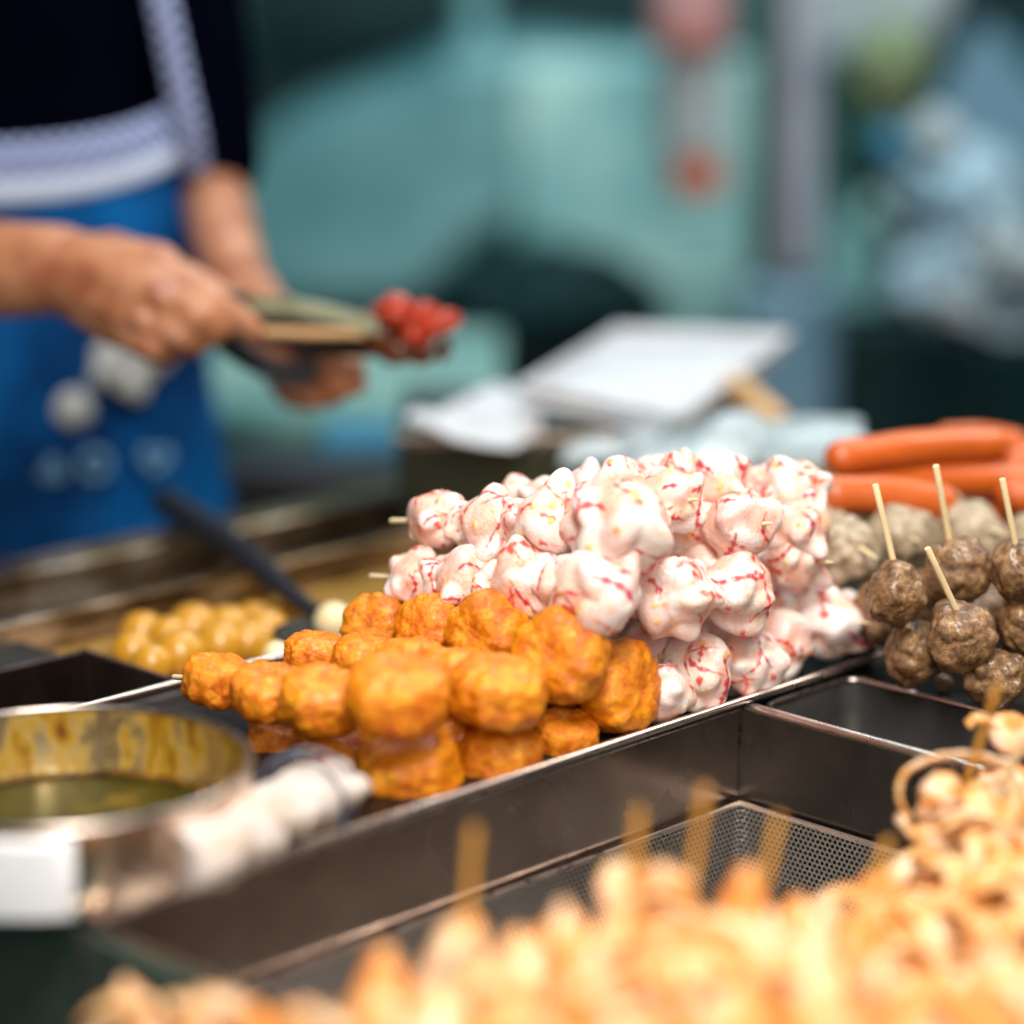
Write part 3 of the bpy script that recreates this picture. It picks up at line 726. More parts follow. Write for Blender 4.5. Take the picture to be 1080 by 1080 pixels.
D4, F4 = ICO4; fb = star_mesh('fish_ball', D4, F4, 1 + .06 * fnoise(D4, 2, 5), m_fishball)
fe = star_mesh('fish_ball', D4, F4, 1 + .06 * fnoise(D4, 2, 6), m_eggball)
for i, (u, v, y, r) in enumerate([(160, 700, 1.36, 18), (140, 688, 1.39, 19), (150, 668, 1.43, 20), (190, 690, 1.38, 23), (178, 672, 1.42, 19), (204, 663, 1.45, 23), (232, 680, 1.41, 22),
                                  (240, 664, 1.45, 22), (262, 678, 1.42, 20), (280, 668, 1.44, 22), (268, 655, 1.48, 18), (305, 676, 1.43, 18), (312, 651, 1.49, 19), (288, 690, 1.40, 18), (330, 668, 1.45, 14)]):
    o = bpy.data.objects.new('fish_ball', fb); link(o); o.location = P(u, v, y=y); r *= PXM(y); r *= 1.25; o.scale = (r, r, r * .95)
    tag(o, 'yellow fish ball floating in the frying tray', 'fish ball', 'yellow fish balls in the oil')
o = bpy.data.objects.new('fish_ball', fe); link(o); o.location = P(352, 656, y=1.42); r = 21 * PXM(1.42); o.scale = (r, r, r)
tag(o, 'pale cream fish ball just left of the topmost fish cakes', 'fish ball')
o = bpy.data.objects.new('fish_ball', fe); link(o); o.location = P(292, 691, y=1.36); r = 15 * PXM(1.36); o.scale = (r, r, r)
tag(o, 'small cream fish ball behind the stick of the flat fish cakes', 'fish ball')
# ladle with a dark handle lying across
ld = thing('skimmer', 'dark handled skimmer lying across the frying tray', 'skimmer', P(320, 650, z=0))
b = MB(); b.tube(catmull([P(175, 530, y=1.66), P(245, 575, y=1.56), P(300, 622, y=1.48), P(335, 650, y=1.43)], 6), [.011] * 6 + [.0085] * 6 + [.006] * 7, 14); b.build('handle', m_handle_blk, ld)
b = MB(); b.lathe(P(345, 668, y=1.40), [(0, -.008), (.02, -.006), (.03, .0), (.032, .002)], 32); b.build('bowl', m_dark_steel, ld)

# ================================================================== FOREGROUND SQUID SKEWERS
def squid_body(seed, axis_len, width):
    """upright bunch of folded squid: union of long lobes as a star-shaped surface, z up, unit = half length"""
    rng = np.random.default_rng(seed); D, Fc = ICO5
    r = np.full(len(D), .56)
    for i in range(26):
        z = rng.uniform(-.6, .62); a = rng.uniform(0, 6.3); q = width * rng.uniform(.2, .8)
        c = np.array([q * math.cos(a), q * math.sin(a), z])
        fr = tangent_frame(np.array([math.cos(a), math.sin(a), rng.uniform(-.3, .8)]), math.pi / 2 + rng.uniform(-.7, .7))
        M = np.diag(1 / np.array([rng.uniform(.26, .45), rng.uniform(.13, .22), rng.uniform(.12, .20)])) @ fr
        r = np.maximum(r, ell_t(D, c, M))
    r = np.minimum(r, 1.15) * (1 + .05 * fnoise(D, 6, seed))
    return star_mesh('squid_body', D, Fc, r, m_front if seed % 2 else m_front2, scale=(.9, .9, 1))
def squid_mat_scale(m):   # food bodies are stored in unit space: give the front material a unit-space version
    pass
for m in (m_front, m_front2):
    for nd in m.node_tree.nodes:
        if nd.type == 'TEX_NOISE': nd.inputs['Scale'].default_value *= .06
        if nd.type == 'BUMP': nd.inputs['Distance'].default_value = .002
    m.node_tree.nodes['Principled BSDF'].inputs['Subsurface Scale'].default_value = .006
SB = [squid_body(500 + i, 1, .42) for i in range(8)]
m_tent = mat('squid_tentacle', [(0.35, (.66, .24, .025)), (0.48, (.74, .40, .14)), (0.62, (.78, .56, .38))], 45, .3, sssr=(1, .6, .4), sss=.2, coat=.3, bump=.5, bscale=260, bdist=.0015)
def tentacle(b, c, h, rng, r0=.004, reach=.03):
    a = rng.uniform(0, 6.3); p = c.copy(); pts = [p.copy()]
    d = Vector((math.cos(a), math.sin(a), rng.uniform(.2, 1.2))).normalized(); turn = rng.uniform(-1, 1)
    for k in range(6):
        p = p + d * reach / 5.5; pts.append(p.copy())
        d = Matrix.Rotation(turn * .55, 3, 'Z') @ d; d.z -= .32; d.normalize()
    q = catmull(pts, 5); n = len(q)
    b.tube(q, [r0 * (1 - .7 * i / n) * (1 + .16 * math.sin(i * 1.9)) for i in range(n)], 12, flat=.28)
GS = 'marinated squid skewers heaped along the front of the stall'
LB = 'blurred creamy orange squid skewer in the heap along the bottom edge'
def squid_skewer(u, v, y, hw, hh, label=LB, stk=None, lean=0, tents=5):
    top = P(u, v, y=y); rng = random.Random(int(u * 7 + v)); H = hh
    c = top - Vector((0, 0, H * .86)); root = thing('squid_skewer', label, 'skewer', (c.x, c.y, c.z - H), GS)
    o = piece(random.choice(SB), 'squid_body', c, 1, root, rot=(R(rng.uniform(-12, 12)), R(lean + rng.uniform(-10, 10)), rng.uniform(0, 6.3)))
    o.scale = (hw * 1.6 / .62, hw * 1.6 / .62, H)
    b = MB()
    for k in range(tents): tentacle(b, c + Vector((rng.uniform(-.6, .6) * hw, rng.uniform(-.6, .6) * hw, rng.uniform(.1, .75) * H)), H, rng, rng.uniform(.006, .010), rng.uniform(.022, .045))
    b.build('tentacles', m_tent, root, auto=80)
    if stk: stick(P(stk[0], stk[1], y=stk[2]), c - Vector((0, 0, H * .5)), root, .0019, tip=False, material=m_stick_dark)
    return root
squid_skewer(480, 955, .905, .014, .045, 'blurred squid skewer with a faint stick standing over the middle of the well wall', (500, 872, .92), tents=2)
squid_skewer(655, 934, .925, .014, .045, 'squid skewer with a short ochre stick, left of the tall one', (674, 852, .94), tents=2)
squid_skewer(712, 906, .935, .014, .05, 'squid skewer with the tallest ochre stick before the perforated corner', (744, 828, .95), tents=2)
squid_skewer(775, 918, .94, .014, .05, 'squid skewer whose orange stick crosses the perforated wall', (822, 860, .955), tents=2)
squid_skewer(866, 930, .955, .016, .05, 'squid skewer with an orange stick leaning right towards the curly squid', (938, 885, .975), tents=2)
for (u, v, y, hw, hh) in [(560, 966, .90, .014, .045), (400, 1008, .875, .014, .04), (270, 1050, .86, .013, .035), (210, 1048, .87, .010, .03), (150, 1046, .88, .010, .03), (330, 1055, .84, .014, .04), (815, 945, .925, .013, .045),
                          (615, 975, .885, .014, .045), (740, 965, .89, .014, .045), (525, 1010, .86, .014, .04), (460, 1030, .84, .014, .04), (610, 1030, .835, .015, .04),
                          (690, 1005, .85, .015, .045), (775, 1000, .865, .015, .045), (850, 990, .88, .015, .045), (395, 1068, .81, .015, .04), (520, 1070, .80, .016, .04), (640, 1075, .79, .016, .04), (760, 1062, .81, .016, .04), (870, 1050, .83, .016, .04),
                          (905, 965, .93, .014, .05), (960, 1010, .89, .016, .05), (1040, 1040, .87, .016, .05), (960, 1065, .83, .016, .04), (1080, 1010, .90, .016, .05), (920, 1020, .87, .014, .045)]:
    squid_skewer(u, v, y, hw, hh, tents=2)
LR = 'marinated squid skewer in the sharper heap at the lower right'
for (u, v, y, hw, hh) in [(950, 925, 1.00, .015, .05), (1010, 900, 1.03, .016, .05), (1065, 890, 1.03, .016, .05), (1000, 960, .98, .016, .05), (1060, 960, .96, .016, .05), (1005, 850, 1.07, .015, .05), (1050, 840, 1.07, .017, .05), (1085, 850, 1.06, .016, .05), (1030, 925, 1.0, .016, .05), (960, 985, .95, .015, .05), (1100, 940, 1.0, .016, .05)]:
    squid_skewer(u, v, y, hw, hh, label=LR, tents=8)
# the curly squid at the right with two sticks
def curly(label, stk, loops, blobs, y):
    c = P(1020, 860, y=y); root = thing('squid_skewer', label, 'skewer', (c.x, c.y, c.z - .05), GS)
    stick(P(*stk[0], y=y - .01), P(*stk[1], y=y + .01), root, .0017, tip=False, material=m_bamboo if stk[2] else m_stick_dark)
    b = MB()
    for (pts, r0, r1) in loops:
        q = catmull([P(u, v, y=yy) for (u, v, yy) in pts], 8); n = len(q)
        b.tube(q, [(r0 + (r1 - r0) * i / n) * (1 + .10 * math.sin(i * 1.3)) for i in range(n)], 14, flat=.45)
    b.build('tentacles', m_tent, root, auto=80)
    for (u, v, yy, rx, rz) in blobs:
        o = piece(random.choice(SB), 'squid_body', P(u, v, y=yy), 1, root, rot=(R(random.uniform(-30, 30)), R(random.uniform(-40, 40)), random.uniform(0, 6.3)))
        o.scale = (rx * PXM(yy) / .55, rx * PXM(yy) / .55, rz * PXM(yy))
    return root
curly('curly squid skewer with a thin looping tentacle and a dark slanting stick', ((1053, 722), (1002, 880), 0),
      [([(958, 862, 1.08), (948, 840, 1.08), (955, 815, 1.085), (985, 800, 1.09), (1020, 797, 1.095), (1060, 806, 1.10)], .0032, .0042),
       ([(948, 862, 1.07), (965, 880, 1.07), (1000, 888, 1.07), (1040, 905, 1.07)], .0055, .007),
       ([(990, 825, 1.09), (1012, 850, 1.08), (1016, 885, 1.07), (1000, 920, 1.06), (985, 950, 1.05)], .0075, .0085),
       ([(940, 930, 1.04), (965, 905, 1.05), (1005, 900, 1.06)], .006, .008)],
      [(992, 838, 1.08, 26, 34), (985, 925, 1.05, 30, 42)], 1.08)
curly('curly squid skewer at the right edge with a pale slanting stick', ((1082, 772), (1040, 880), 1),
      [([(1020, 765, 1.13), (1032, 757, 1.13), (1055, 765, 1.13), (1085, 775, 1.13)], .0045, .006),
       ([(1040, 800, 1.12), (1070, 815, 1.12), (1090, 850, 1.11), (1075, 880, 1.10)], .006, .007),
       ([(1035, 825, 1.11), (1030, 850, 1.10), (1045, 875, 1.09), (1080, 890, 1.08)], .005, .007)],
      [(1068, 775, 1.13, 30, 28), (1060, 830, 1.12, 34, 34), (1050, 900, 1.06, 36, 40)], 1.10)

# ================================================================== PERSON
TC = Vector((-.455, 1.97, 0)); TX, TY = .205, .125
def remeshed(name, caps, vox, material, parent, smooth_it=6, disp=None):
    """continuous surface from tapered limbs: (p, rp, q, rq) with optional flattening"""
    b = MB()
    for (p, rp, q, rq) in caps:
        p, q = Vector(p), Vector(q); d = q - p; L = max(d.length, 1e-5); d = d / L; pts = []; rad = []
        for k in range(6):
            a = R(90 - 15 * k); pts.append(p - d * rp * math.sin(a)); rad.append(max(rp * math.cos(a), 1e-4))
        for k in range(0, 6):
            a = R(15 * k) if k else 0; pts.append(q + d * rq * math.sin(a)); rad.append(max(rq * math.cos(a), 1e-4))
        pts.append(q + d * rq); rad.append(1e-4)
        b.tube(pts, rad, 20)
    o = b.build(name, material, parent)
    rm = o.modifiers.new('remesh', 'REMESH'); rm.mode = 'VOXEL'; rm.voxel_size = vox; rm.use_smooth_shade = True
    sm = o.modifiers.new('smooth', 'SMOOTH'); sm.factor = .5; sm.iterations = smooth_it
    return o
per = thing('person', 'vendor in a dark shirt and blue apron holding tongs and glazed sausages', 'person', (TC.x, TC.y, -.9))
caps = []
def limb(*a): caps.append(a)
def chain(pts, rad):
    for i in range(len(pts) - 1): limb(pts[i], rad[i], pts[i + 1], rad[i + 1])
for sx in (-1, 1):
    limb(TC + Vector((sx * .075, 0, .02)), .105, TC + Vector((sx * .085, 0, .40)), .105)
    limb(TC + Vector((sx * .075, 0, .02)), .11, TC + Vector((sx * .09, 0, -.10)), .105)
    limb(TC + Vector((sx * .09, 0, -.10)), .09, TC + Vector((sx * .10, 0, -.48)), .055)
    limb(TC + Vector((sx * .10, 0, -.48)), .055, TC + Vector((sx * .10, .01, -.84)), .038)
    limb(TC + Vector((sx * .10, .0, -.86)), .035, TC + Vector((sx * .10, -.15, -.87)), .028)
    limb(TC + Vector((0, 0, .50)), .06, TC + Vector((sx * .17, 0, .46)), .055)
limb(TC + Vector((0, 0, .45)), .07, TC + Vector((0, -.01, .60)), .052)
limb(TC + Vector((0, -.03, .69)), .078, TC + Vector((0, -.01, .75)), .088)
limb(TC + Vector((0, -.055, .665)), .040, TC + Vector((0, -.05, .70)), .055)
limb(TC + Vector((0, -.118, .695)), .011, TC + Vector((0, -.10, .73)), .008)          # nose
for sx in (-1, 1): limb(TC + Vector((sx * .086, 0, .70)), .012, TC + Vector((sx * .088, .005, .73)), .014)
# right hand of the picture (vendor's left arm)
shR = TC + Vector((.175, 0, .45)); elR = P(222, 195, y=1.93)
wrR = P(285, 345, y=1.72)
chain([shR, elR, P(246, 290, y=1.80), wrR], [.050, .028, .025, .021])
pmR = P(325, 385, y=1.67)
chain([wrR, pmR], [.026, .024]); chain([wrR, P(315, 400, y=1.665)], [.022, .021])
for (pts) in ([(330, 378, 1.655), (365, 365, 1.635), (372, 388, 1.62), (350, 398, 1.62)],
              [(325, 390, 1.66), (362, 388, 1.635), (374, 404, 1.62), (352, 410, 1.62)],
              [(315, 400, 1.665), (345, 408, 1.64), (350, 416, 1.625), (325, 418, 1.625)],
              [(305, 405, 1.67), (328, 414, 1.65), (326, 421, 1.635), (306, 418, 1.635)],
              [(318, 368, 1.66), (325, 352, 1.635), (345, 338, 1.62)]):
    chain([P(u, v, y=y) for (u, v, y) in pts], [.0105, .0098, .0092, .0080][:len(pts)])
# left of the picture: forearm from the frame edge
shL = TC + Vector((-.175, 0, .45)); elL = P(-190, 310, y=1.72)
wrL = P(62, 284, y=1.605)
chain([shL, elL], [.052, .044]); chain([elL, P(-40, 285, y=1.63), wrL], [.042, .036, .029])
k1, k2, k3, k4 = P(176, 288, y=1.575), P(168, 312, y=1.56), P(150, 336, y=1.56), P(130, 352, y=1.57)
for (kk, rr) in ((k1, .022), (k2, .0205), (k3, .0185), (k4, .015)):
    limb(wrL + (kk - wrL) * .12, .027, wrL + (kk - wrL) * .88, rr * .93)
chain([k1, P(222, 318, y=1.555), P(250, 335, y=1.56), P(266, 348, y=1.565)], [.0125, .0108, .0100, .0085])      # index along the tongs
chain([k2, P(207, 334, y=1.545), P(226, 348, y=1.555), P(215, 356, y=1.575)], [.0130, .0115, .0100, .0085])
chain([k3, P(190, 352, y=1.545), P(204, 362, y=1.555), P(190, 367, y=1.575)], [.0120, .0105, .0095, .008])
chain([k4, P(160, 366, y=1.55), P(172, 373, y=1.56), P(160, 374, y=1.58)], [.0110, .0095, .0085, .007])
for (kk, rr) in ((k1, .0150), (k2, .0150), (k3, .0140), (k4, .0120)):
    limb(kk + Vector((0, -.009, .003)), rr * .55, kk + Vector((.003, -.010, -.001)), rr * .55)
    limb(kk + Vector((-.004, -.008, .002)), .004, kk.lerp(wrL, .6) + Vector((0, -.018, .004)), .0025)
chain([P(120, 270, y=1.60), P(170, 283, y=1.60), P(215, 305, y=1.60), P(245, 322, y=1.595)], [.017, .0135, .0115, .0095])   # thumb behind
remeshed('body', caps, .0032, m_skin, per, 3)
# shirt
caps = []
for sx in (-1, 1):
    limb(TC + Vector((sx * .080, 0, .0)), .113, TC + Vector((sx * .09, 0, .40)), .113)
    limb(TC + Vector((0, 0, .49)), .072, TC + Vector((sx * .17, 0, .455)), .066)
caps_el = elR + (elR - shR).normalized() * -.005
limb(shR, .066, shR + (elR - shR) * .90, .046)
limb(shL, .066, shL + (elL - shL) * .55, .060)
remeshed('shirt', caps, .006, m_shirt, per, 4)
caps = []
for sx in (-1, 1):
    limb(TC + Vector((sx * .085, 0, -.02)), .117, TC + Vector((sx * .095, 0, -.12)), .112)
    limb(TC + Vector((sx * .095, 0, -.12)), .100, TC + Vector((sx * .10, 0, -.82)), .060)
remeshed('trousers', caps, .008, m_trouser, per, 4)
caps = []
limb(TC + Vector((0, .015, .74)), .092, TC + Vector((0, .01, .77)), .090); limb(TC + Vector((0, .04, .66)), .07, TC + Vector((0, .04, .74)), .085)
remeshed('hair', caps, .006, m_hair, per, 2)
for sx in (-1, 1):
    e = star_mesh('eye', D4, F4, np.ones(len(D4)), m_hair); piece(e, 'eye', TC + Vector((sx * .03, -.106, .735)), .007, per)
b = MB(); b.tube([TC + Vector((-.022, -.104, .670)), TC + Vector((0, -.110, .668)), TC + Vector((.022, -.104, .670))], .0035, 8); b.build('mouth', m_red, per)

# apron: a curved sheet over the chest and hips
def apt(th, z, off=0.0):
    """point on the apron at angle th (0 = towards camera, + = photo right)"""
    bulge = (.013 * math.sin(th * 6 + z * 11) + .011 * math.sin(th * 14 - z * 13 + 1)) * max(0, min(1, (.2 - z) * 4))
    ex, ey = TX + .016 + off + bulge, TY + .014 + off + bulge
    n = 2.6; c, s = abs(math.cos(th)) ** (2 / n), abs(math.sin(th)) ** (2 / n)
    return TC + Vector((ex * s * (1 if th > 0 else -1), -ey * c, z))
def top_z(th):                     # U-shaped neckline
    a = abs(th) / R(78); return .232 + .050 * a ** 2.4
def sheet(name, z0f, z1f, th0, th1, off, material, parent, nt_=48, nz=30, thick=.003, uvs=1.0):
    b = MB()
    for i in range(nt_ + 1):
        th = th0 + (th1 - th0) * i / nt_
        for j in range(nz + 1):
            z = z0f(th) + (z1f(th) - z0f(th)) * j / nz; b.v.append(apt(th, z, off))
    for i in range(nt_):
        for j in range(nz):
            q = i * (nz + 1) + j; b.uv[len(b.f)] = [((th0 + (th1 - th0) * ii / nt_) * .2 * uvs, (z0f(0) + (z1f(0) - z0f(0)) * jj / nz) * uvs) for ii, jj in ((i, j), (i + 1, j), (i + 1, j + 1), (i, j + 1))]
            b.f.append([q, q + nz + 1, q + nz + 2, q + 1])
    o = b.build(name, material, parent, auto=80); md = o.modifiers.new('solid', 'SOLIDIFY'); md.thickness = thick; md.offset = 1
    return o
apn = sheet('apron', lambda t: -.45, top_z, R(-82), R(74), .0, m_apron, per)
sheet('gingham_trim', lambda t: top_z(t) - .004, lambda t: top_z(t) + .026, R(-80), R(80), .004, m_ging, apn, nz=4, thick=.002)
sheet('edging', lambda t: top_z(t) - .020, lambda t: top_z(t) - .004, R(-80), R(80), .005, m_white_trim, apn, nz=3, thick=.002)
# straps: from the bib corners up over the shoulders
def strap(pts, parent):
    q = catmull(pts, 10); b = MB(); w = .010; L = 0
    for i, p in enumerate(q):
        b.v += [p + Vector((-w, 0, 0)), p + Vector((w, 0, 0))]
        if i:
            L2 = L + (q[i] - q[i - 1]).length
            b.uv[len(b.f)] = [(0, L), (2 * w, L), (2 * w, L2), (0, L2)]; L = L2
            k = 2 * i; b.f.append([k - 2, k - 1, k + 1, k])
    o = b.build('strap', m_ging, parent); md = o.modifiers.new('solid', 'SOLIDIFY'); md.thickness = .003
pR = apt(R(70), .235, .012)
strap([P(206, 185, y=1.865), P(200, 140, y=1.845), P(185, 70, y=1.835), P(170, 0, y=1.83), P(160, -45, y=1.835), TC + Vector((.10, -.10, .52)), TC + Vector((.09, 0, .54))], apn)
strap([TC + Vector((-.19, -.10, .22)), TC + Vector((-.17, -.135, .30)), TC + Vector((-.12, -.13, .44)), TC + Vector((-.10, -.08, .53)), TC + Vector((-.09, 0, .54))], apn)
# printed motifs
def onap(u, v):
    y = 1.83
    for _ in range(12):
        p = P(u, v, y=y); q = (p.x - TC.x) / (TX + .016); q = max(-.999, min(.999, q))
        y = TC.y - (TY + .014) * (1 - abs(q) ** 2.6) ** (1 / 2.6)
    return P(u, v, y=y - .014)
def blot(pts_c, ru, rv, material, wob=0, nm='printed_motif', seed=0, hole=0):
    b = MB(); n = 28
    c = onap(*pts_c)
    ring = []
    for k in range(n):
        a = 2 * math.pi * k / n; w = 1 + wob * math.sin(3 * a + seed) + wob * .6 * math.sin(5 * a + 2 * seed)
        ring.append(onap(pts_c[0] + ru * w * math.cos(a), pts_c[1] + rv * w * math.sin(a)))
    if hole:
        inn = [c + (p - c) * hole for p in ring]; b.v = ring + inn
        for k in range(n): b.f.append([k, (k + 1) % n, n + (k + 1) % n, n + k])
    else:
        b.v = [c] + ring
        for k in range(n): b.f.append([0, 1 + k, 1 + (k + 1) % n])
    o = b.build(nm, material, apn); md = o.modifiers.new('solid', 'SOLIDIFY'); md.thickness = .002
    return o
blot((118, 385), 24, 24, m_motif, .18, seed=1); blot((140, 404), 22, 16, m_motif, .2, seed=4); blot((78, 431), 20, 20, m_motif, .03)
blot((160, 372), 24, 26, m_motif, .1, seed=2)
blot((100, 490), 17, 17, m_motif2, 0, hole=.55); blot((165, 484), 16, 12, m_motif2, .2, seed=3, hole=.4); blot((55, 497), 12, 12, m_motif2, .2, hole=.3)

# tongs + glazed sausages
tg = thing('tongs', 'long steel tongs gripped between both hands', 'tongs', P(320, 350, y=1.60))
def flatbar(pts, w, th, parent, name, material):
    q = catmull(pts, 8); b = MB()
    for p in q: b.v += [p + Vector((0, 0, -w)), p + Vector((0, 0, w)), p + Vector((0, th, w)), p + Vector((0, th, -w))]
    for i in range(len(q) - 1):
        for k in range(4): b.f.append([i * 4 + k, i * 4 + (k + 1) % 4, i * 4 + 4 + (k + 1) % 4, i * 4 + 4 + k])
    b.f.append([0, 1, 2, 3]); n = len(b.v); b.f.append([n - 4, n - 3, n - 2, n - 1]); return b.build(name, material, parent, smooth=False)
flatbar([P(252, 322, y=1.585), P(300, 322, y=1.575), P(350, 331, y=1.57), P(398, 345, y=1.565)], .0055, .002, tg, 'tong_arm', m_tongs)
flatbar([P(240, 335, y=1.60), P(300, 350, y=1.60), P(350, 356, y=1.59), P(398, 358, y=1.575)], .012, .003, tg, 'tong_arm', m_handle_blk)
flatbar([P(215, 345, y=1.62), P(250, 372, y=1.60), P(300, 395, y=1.60), P(335, 388, y=1.60)], .008, .010, tg, 'grip', m_handle_blk)
b = MB(); b.tube([P(225, 318, y=1.59), P(262, 322, y=1.585)], .008, 12); b.build('tong_hinge', m_handle_blk, tg)
b = MB(); b.tube([P(262, 350, y=1.58), P(330, 352, y=1.575), P(385, 352, y=1.57)], .0035, 10)
o = b.build('wooden_skewer', m_wood); tag(o, 'brown wooden skewer held alongside the tongs', 'skewer')
sb = thing('glazed_sausage_bunch', 'bunch of red glazed sausage pieces held at the end of the tongs', 'food', P(425, 370, y=1.57))
rb = star_mesh('glazed_piece', D4, F4, 1 + .25 * fnoise(D4, 1.6, 77) + .08 * fnoise(D4, 4, 78), m_redmeat)
ch = star_mesh('charred_piece', D4, F4, 1 + .25 * fnoise(D4, 1.8, 87) + .12 * fnoise(D4, 5, 88), m_char)
for (u, v, ru, rv, msh, tilt) in [(418, 328, 20, 17, rb, 20), (446, 330, 16, 11, rb, 30), (462, 342, 26, 13, rb, 22), (440, 352, 20, 14, rb, -10), (400, 352, 22, 24, ch, 0), (420, 368, 24, 17, ch, 10), (445, 374, 16, 12, ch, 10), (405, 330, 12, 12, rb, 0), (468, 368, 8, 14, ch, -10), (385, 340, 10, 14, ch, 0), (432, 345, 16, 14, ch, 0)]:
    o = piece(msh, 'glazed_piece' if msh is rb else 'charred_piece', P(u, v, y=1.575 + random.uniform(-.01, .01)), 1, sb, rot=(0, R(-tilt), 0))
    o.scale = (ru * PXM(1.57), rv * PXM(1.57), rv * PXM(1.57))

# ================================================================== MIDDLE DISTANCE
def blob_obj(name, label, cat, u, v, y, ru, rv, depth, material, seed, group=None, rough=.35):
    D_, F_ = ICO5
    r = 1 + rough * fnoise(D_, 1.6, seed) + rough * .6 * np.abs(fnoise(D_, 3.3, seed + 4)) - rough * .4 * np.abs(vnoise(D_, 7, seed + 6))
    me = star_mesh(name, D_, F_, r, material); o = bpy.data.objects.new(name, me); link(o)
    o.location = P(u, v, y=y); o.scale = (ru * PXM(y), depth, rv * PXM(y)); return tag(o, label, cat, group)
def slab(name, label, cat, u0, v0, u1, v1, y, depth, material, bevel=.004, parent=None, kind=None):
    p = P(u0, v0, y=y); q = P(u1, v1, y=y); b = MB()
    b.box(((p.x + q.x) / 2, y + depth / 2, (p.z + q.z) / 2), (abs(q.x - p.x), depth, abs(p.z - q.z)))
    o = b.build(name, material, parent, smooth=False, bevel=bevel)
    if parent is None: tag(o, label, cat, kind=kind)
    return o
# side worktop behind
wt = thing('rear_worktop', 'pale teal worktop beside the vendor, behind the stall', 'worktop', (0, 2.35, -.9))
zt = P(400, 470, y=2.1).z
b = MB(); b.box((-.22, 2.35, P(400, 440, y=2.1).z - .02), (.42, .50, .04)); b.build('worktop_slab', m_grey_top, wt, smooth=False, bevel=.004)
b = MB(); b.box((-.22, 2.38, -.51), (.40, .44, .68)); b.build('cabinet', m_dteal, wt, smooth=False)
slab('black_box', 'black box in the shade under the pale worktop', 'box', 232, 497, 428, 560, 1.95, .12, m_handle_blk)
slab('blue_tub', 'small blue tub beside the dark olive container', 'tub', 335, 462, 425, 500, 2.02, .10, m_bluetub)
# dark container with styrofoam lid
tub = thing('olive_container', 'dark olive metal container holding the white packaging', 'container', P(515, 560, y=1.78))
p = P(420, 466, y=1.72); q = P(640, 560, y=1.72)
b = MB(); b.box(((p.x + q.x) / 2, 1.82, (p.z + q.z) / 2), (q.x - p.x, .20, p.z - q.z)); b.build('container_body', m_dkbox, tub, smooth=False, bevel=.004)
b = MB(); b.box(((p.x + q.x) / 2, 1.82, p.z + .003), (q.x - p.x + .008, .208, .005)); b.build('container_rim', m_steel, tub, smooth=False, bevel=.001)
# styrofoam tray tilted
sty = thing('polystyrene_tray', 'white polystyrene tray tilted up on the container', 'tray', P(690, 440, y=1.8))
A_, B_, C_, D__ = P(552, 418, y=1.74), P(715, 452, y=1.72), P(826, 368, y=1.95), P(648, 362, y=2.00)
def plate(pts, th, name, material, parent, bevel=.002):
    nrm = (pts[1] - pts[0]).cross(pts[3] - pts[0]).normalized(); b = MB()
    b.v = list(pts) + [p - nrm * th for p in pts]; b.f = [[0, 1, 2, 3], [7, 6, 5, 4]] + [[i, (i + 1) % 4, 4 + (i + 1) % 4, 4 + i] for i in range(4)]
    return b.build(name, material, parent, smooth=False, bevel=bevel)
plate([A_, B_, C_, D__], .006, 'tray_floor', m_styro, sty)
cen = (A_ + B_ + C_ + D__) / 4; nr = (B_ - A_).cross(D__ - A_).normalized(); nr = nr if nr.z > 0 else -nr
qs = [A_, B_, C_, D__]
for i in range(4):
    a_, b_ = qs[i], qs[(i + 1) % 4]; o_a = (a_ - cen) * .06 + nr * .011; o_b = (b_ - cen) * .06 + nr * .011
    plate([a_, b_, b_ + o_b, a_ + o_a], .004, 'tray_side', m_styro, sty)
def sheet_obj(name, label, cat, corners, material, seed, amp=.02, th=.0015, n=26, group=None):
    a, b_, c, d = [Vector(q) for q in corners]; b = MB(); V = []
    for i in range(n + 1):
        for j in range(n + 1):
            s, t = i / n, j / n; V.append((a * (1 - s) + b_ * s) * (1 - t) + (d * (1 - s) + c * s) * t)
    arr = np.array([v[:] for v in V]); nz = fnoise(arr, 14, seed, 3) * amp; nx = fnoise(arr, 22, seed + 7, 2) * amp * .6
    b.v = [v + Vector((float(x), float(x), float(z))) for v, z, x in zip(V, nz, nx)]
    for i in range(n):
        for j in range(n): q = i * (n + 1) + j; b.f.append([q, q + 1, q + n + 2, q + n + 1])
    o = b.build(name, material, None, auto=80); md = o.modifiers.new('solid', 'SOLIDIFY'); md.thickness = th
    return tag(o, label, cat, group)
sheet_obj('paper_sheet', 'crumpled white paper hanging over the left rim of the olive container', 'paper', [P(425, 455, y=1.70), P(545, 474, y=1.68), P(590, 415, y=1.80), P(520, 408, y=1.85)], m_styro, 3)
sheet_obj('plastic_bag', 'thin white plastic bag lying in front of the tilted tray', 'bag', [P(590, 480, y=1.66), P(690, 478, y=1.64), P(720, 430, y=1.74), P(640, 436, y=1.76)], m_plastic, 9, .03)
sheet_obj('plastic_bag', 'crumpled white plastic bag right behind the squid balls', 'bag', [P(660, 505, y=1.58), P(790, 505, y=1.56), P(800, 455, y=1.68), P(690, 462, y=1.70)], m_plastic, 14, .04)
sheet_obj('plastic_bag', 'pale printed plastic bag between the squid balls and the sausages', 'bag', [P(770, 510, y=1.58), P(905, 505, y=1.56), P(905, 455, y=1.68), P(785, 440, y=1.70)], m_plastic, 24, .03)
slab('pale_board', 'pale grey board edge behind the plastic bags', 'board', 800, 486, 880, 493, 1.55, .05, m_greyb)
b = MB(); b.tube([P(772, 405, y=1.84), P(826, 452, y=1.74)], .011, 14)
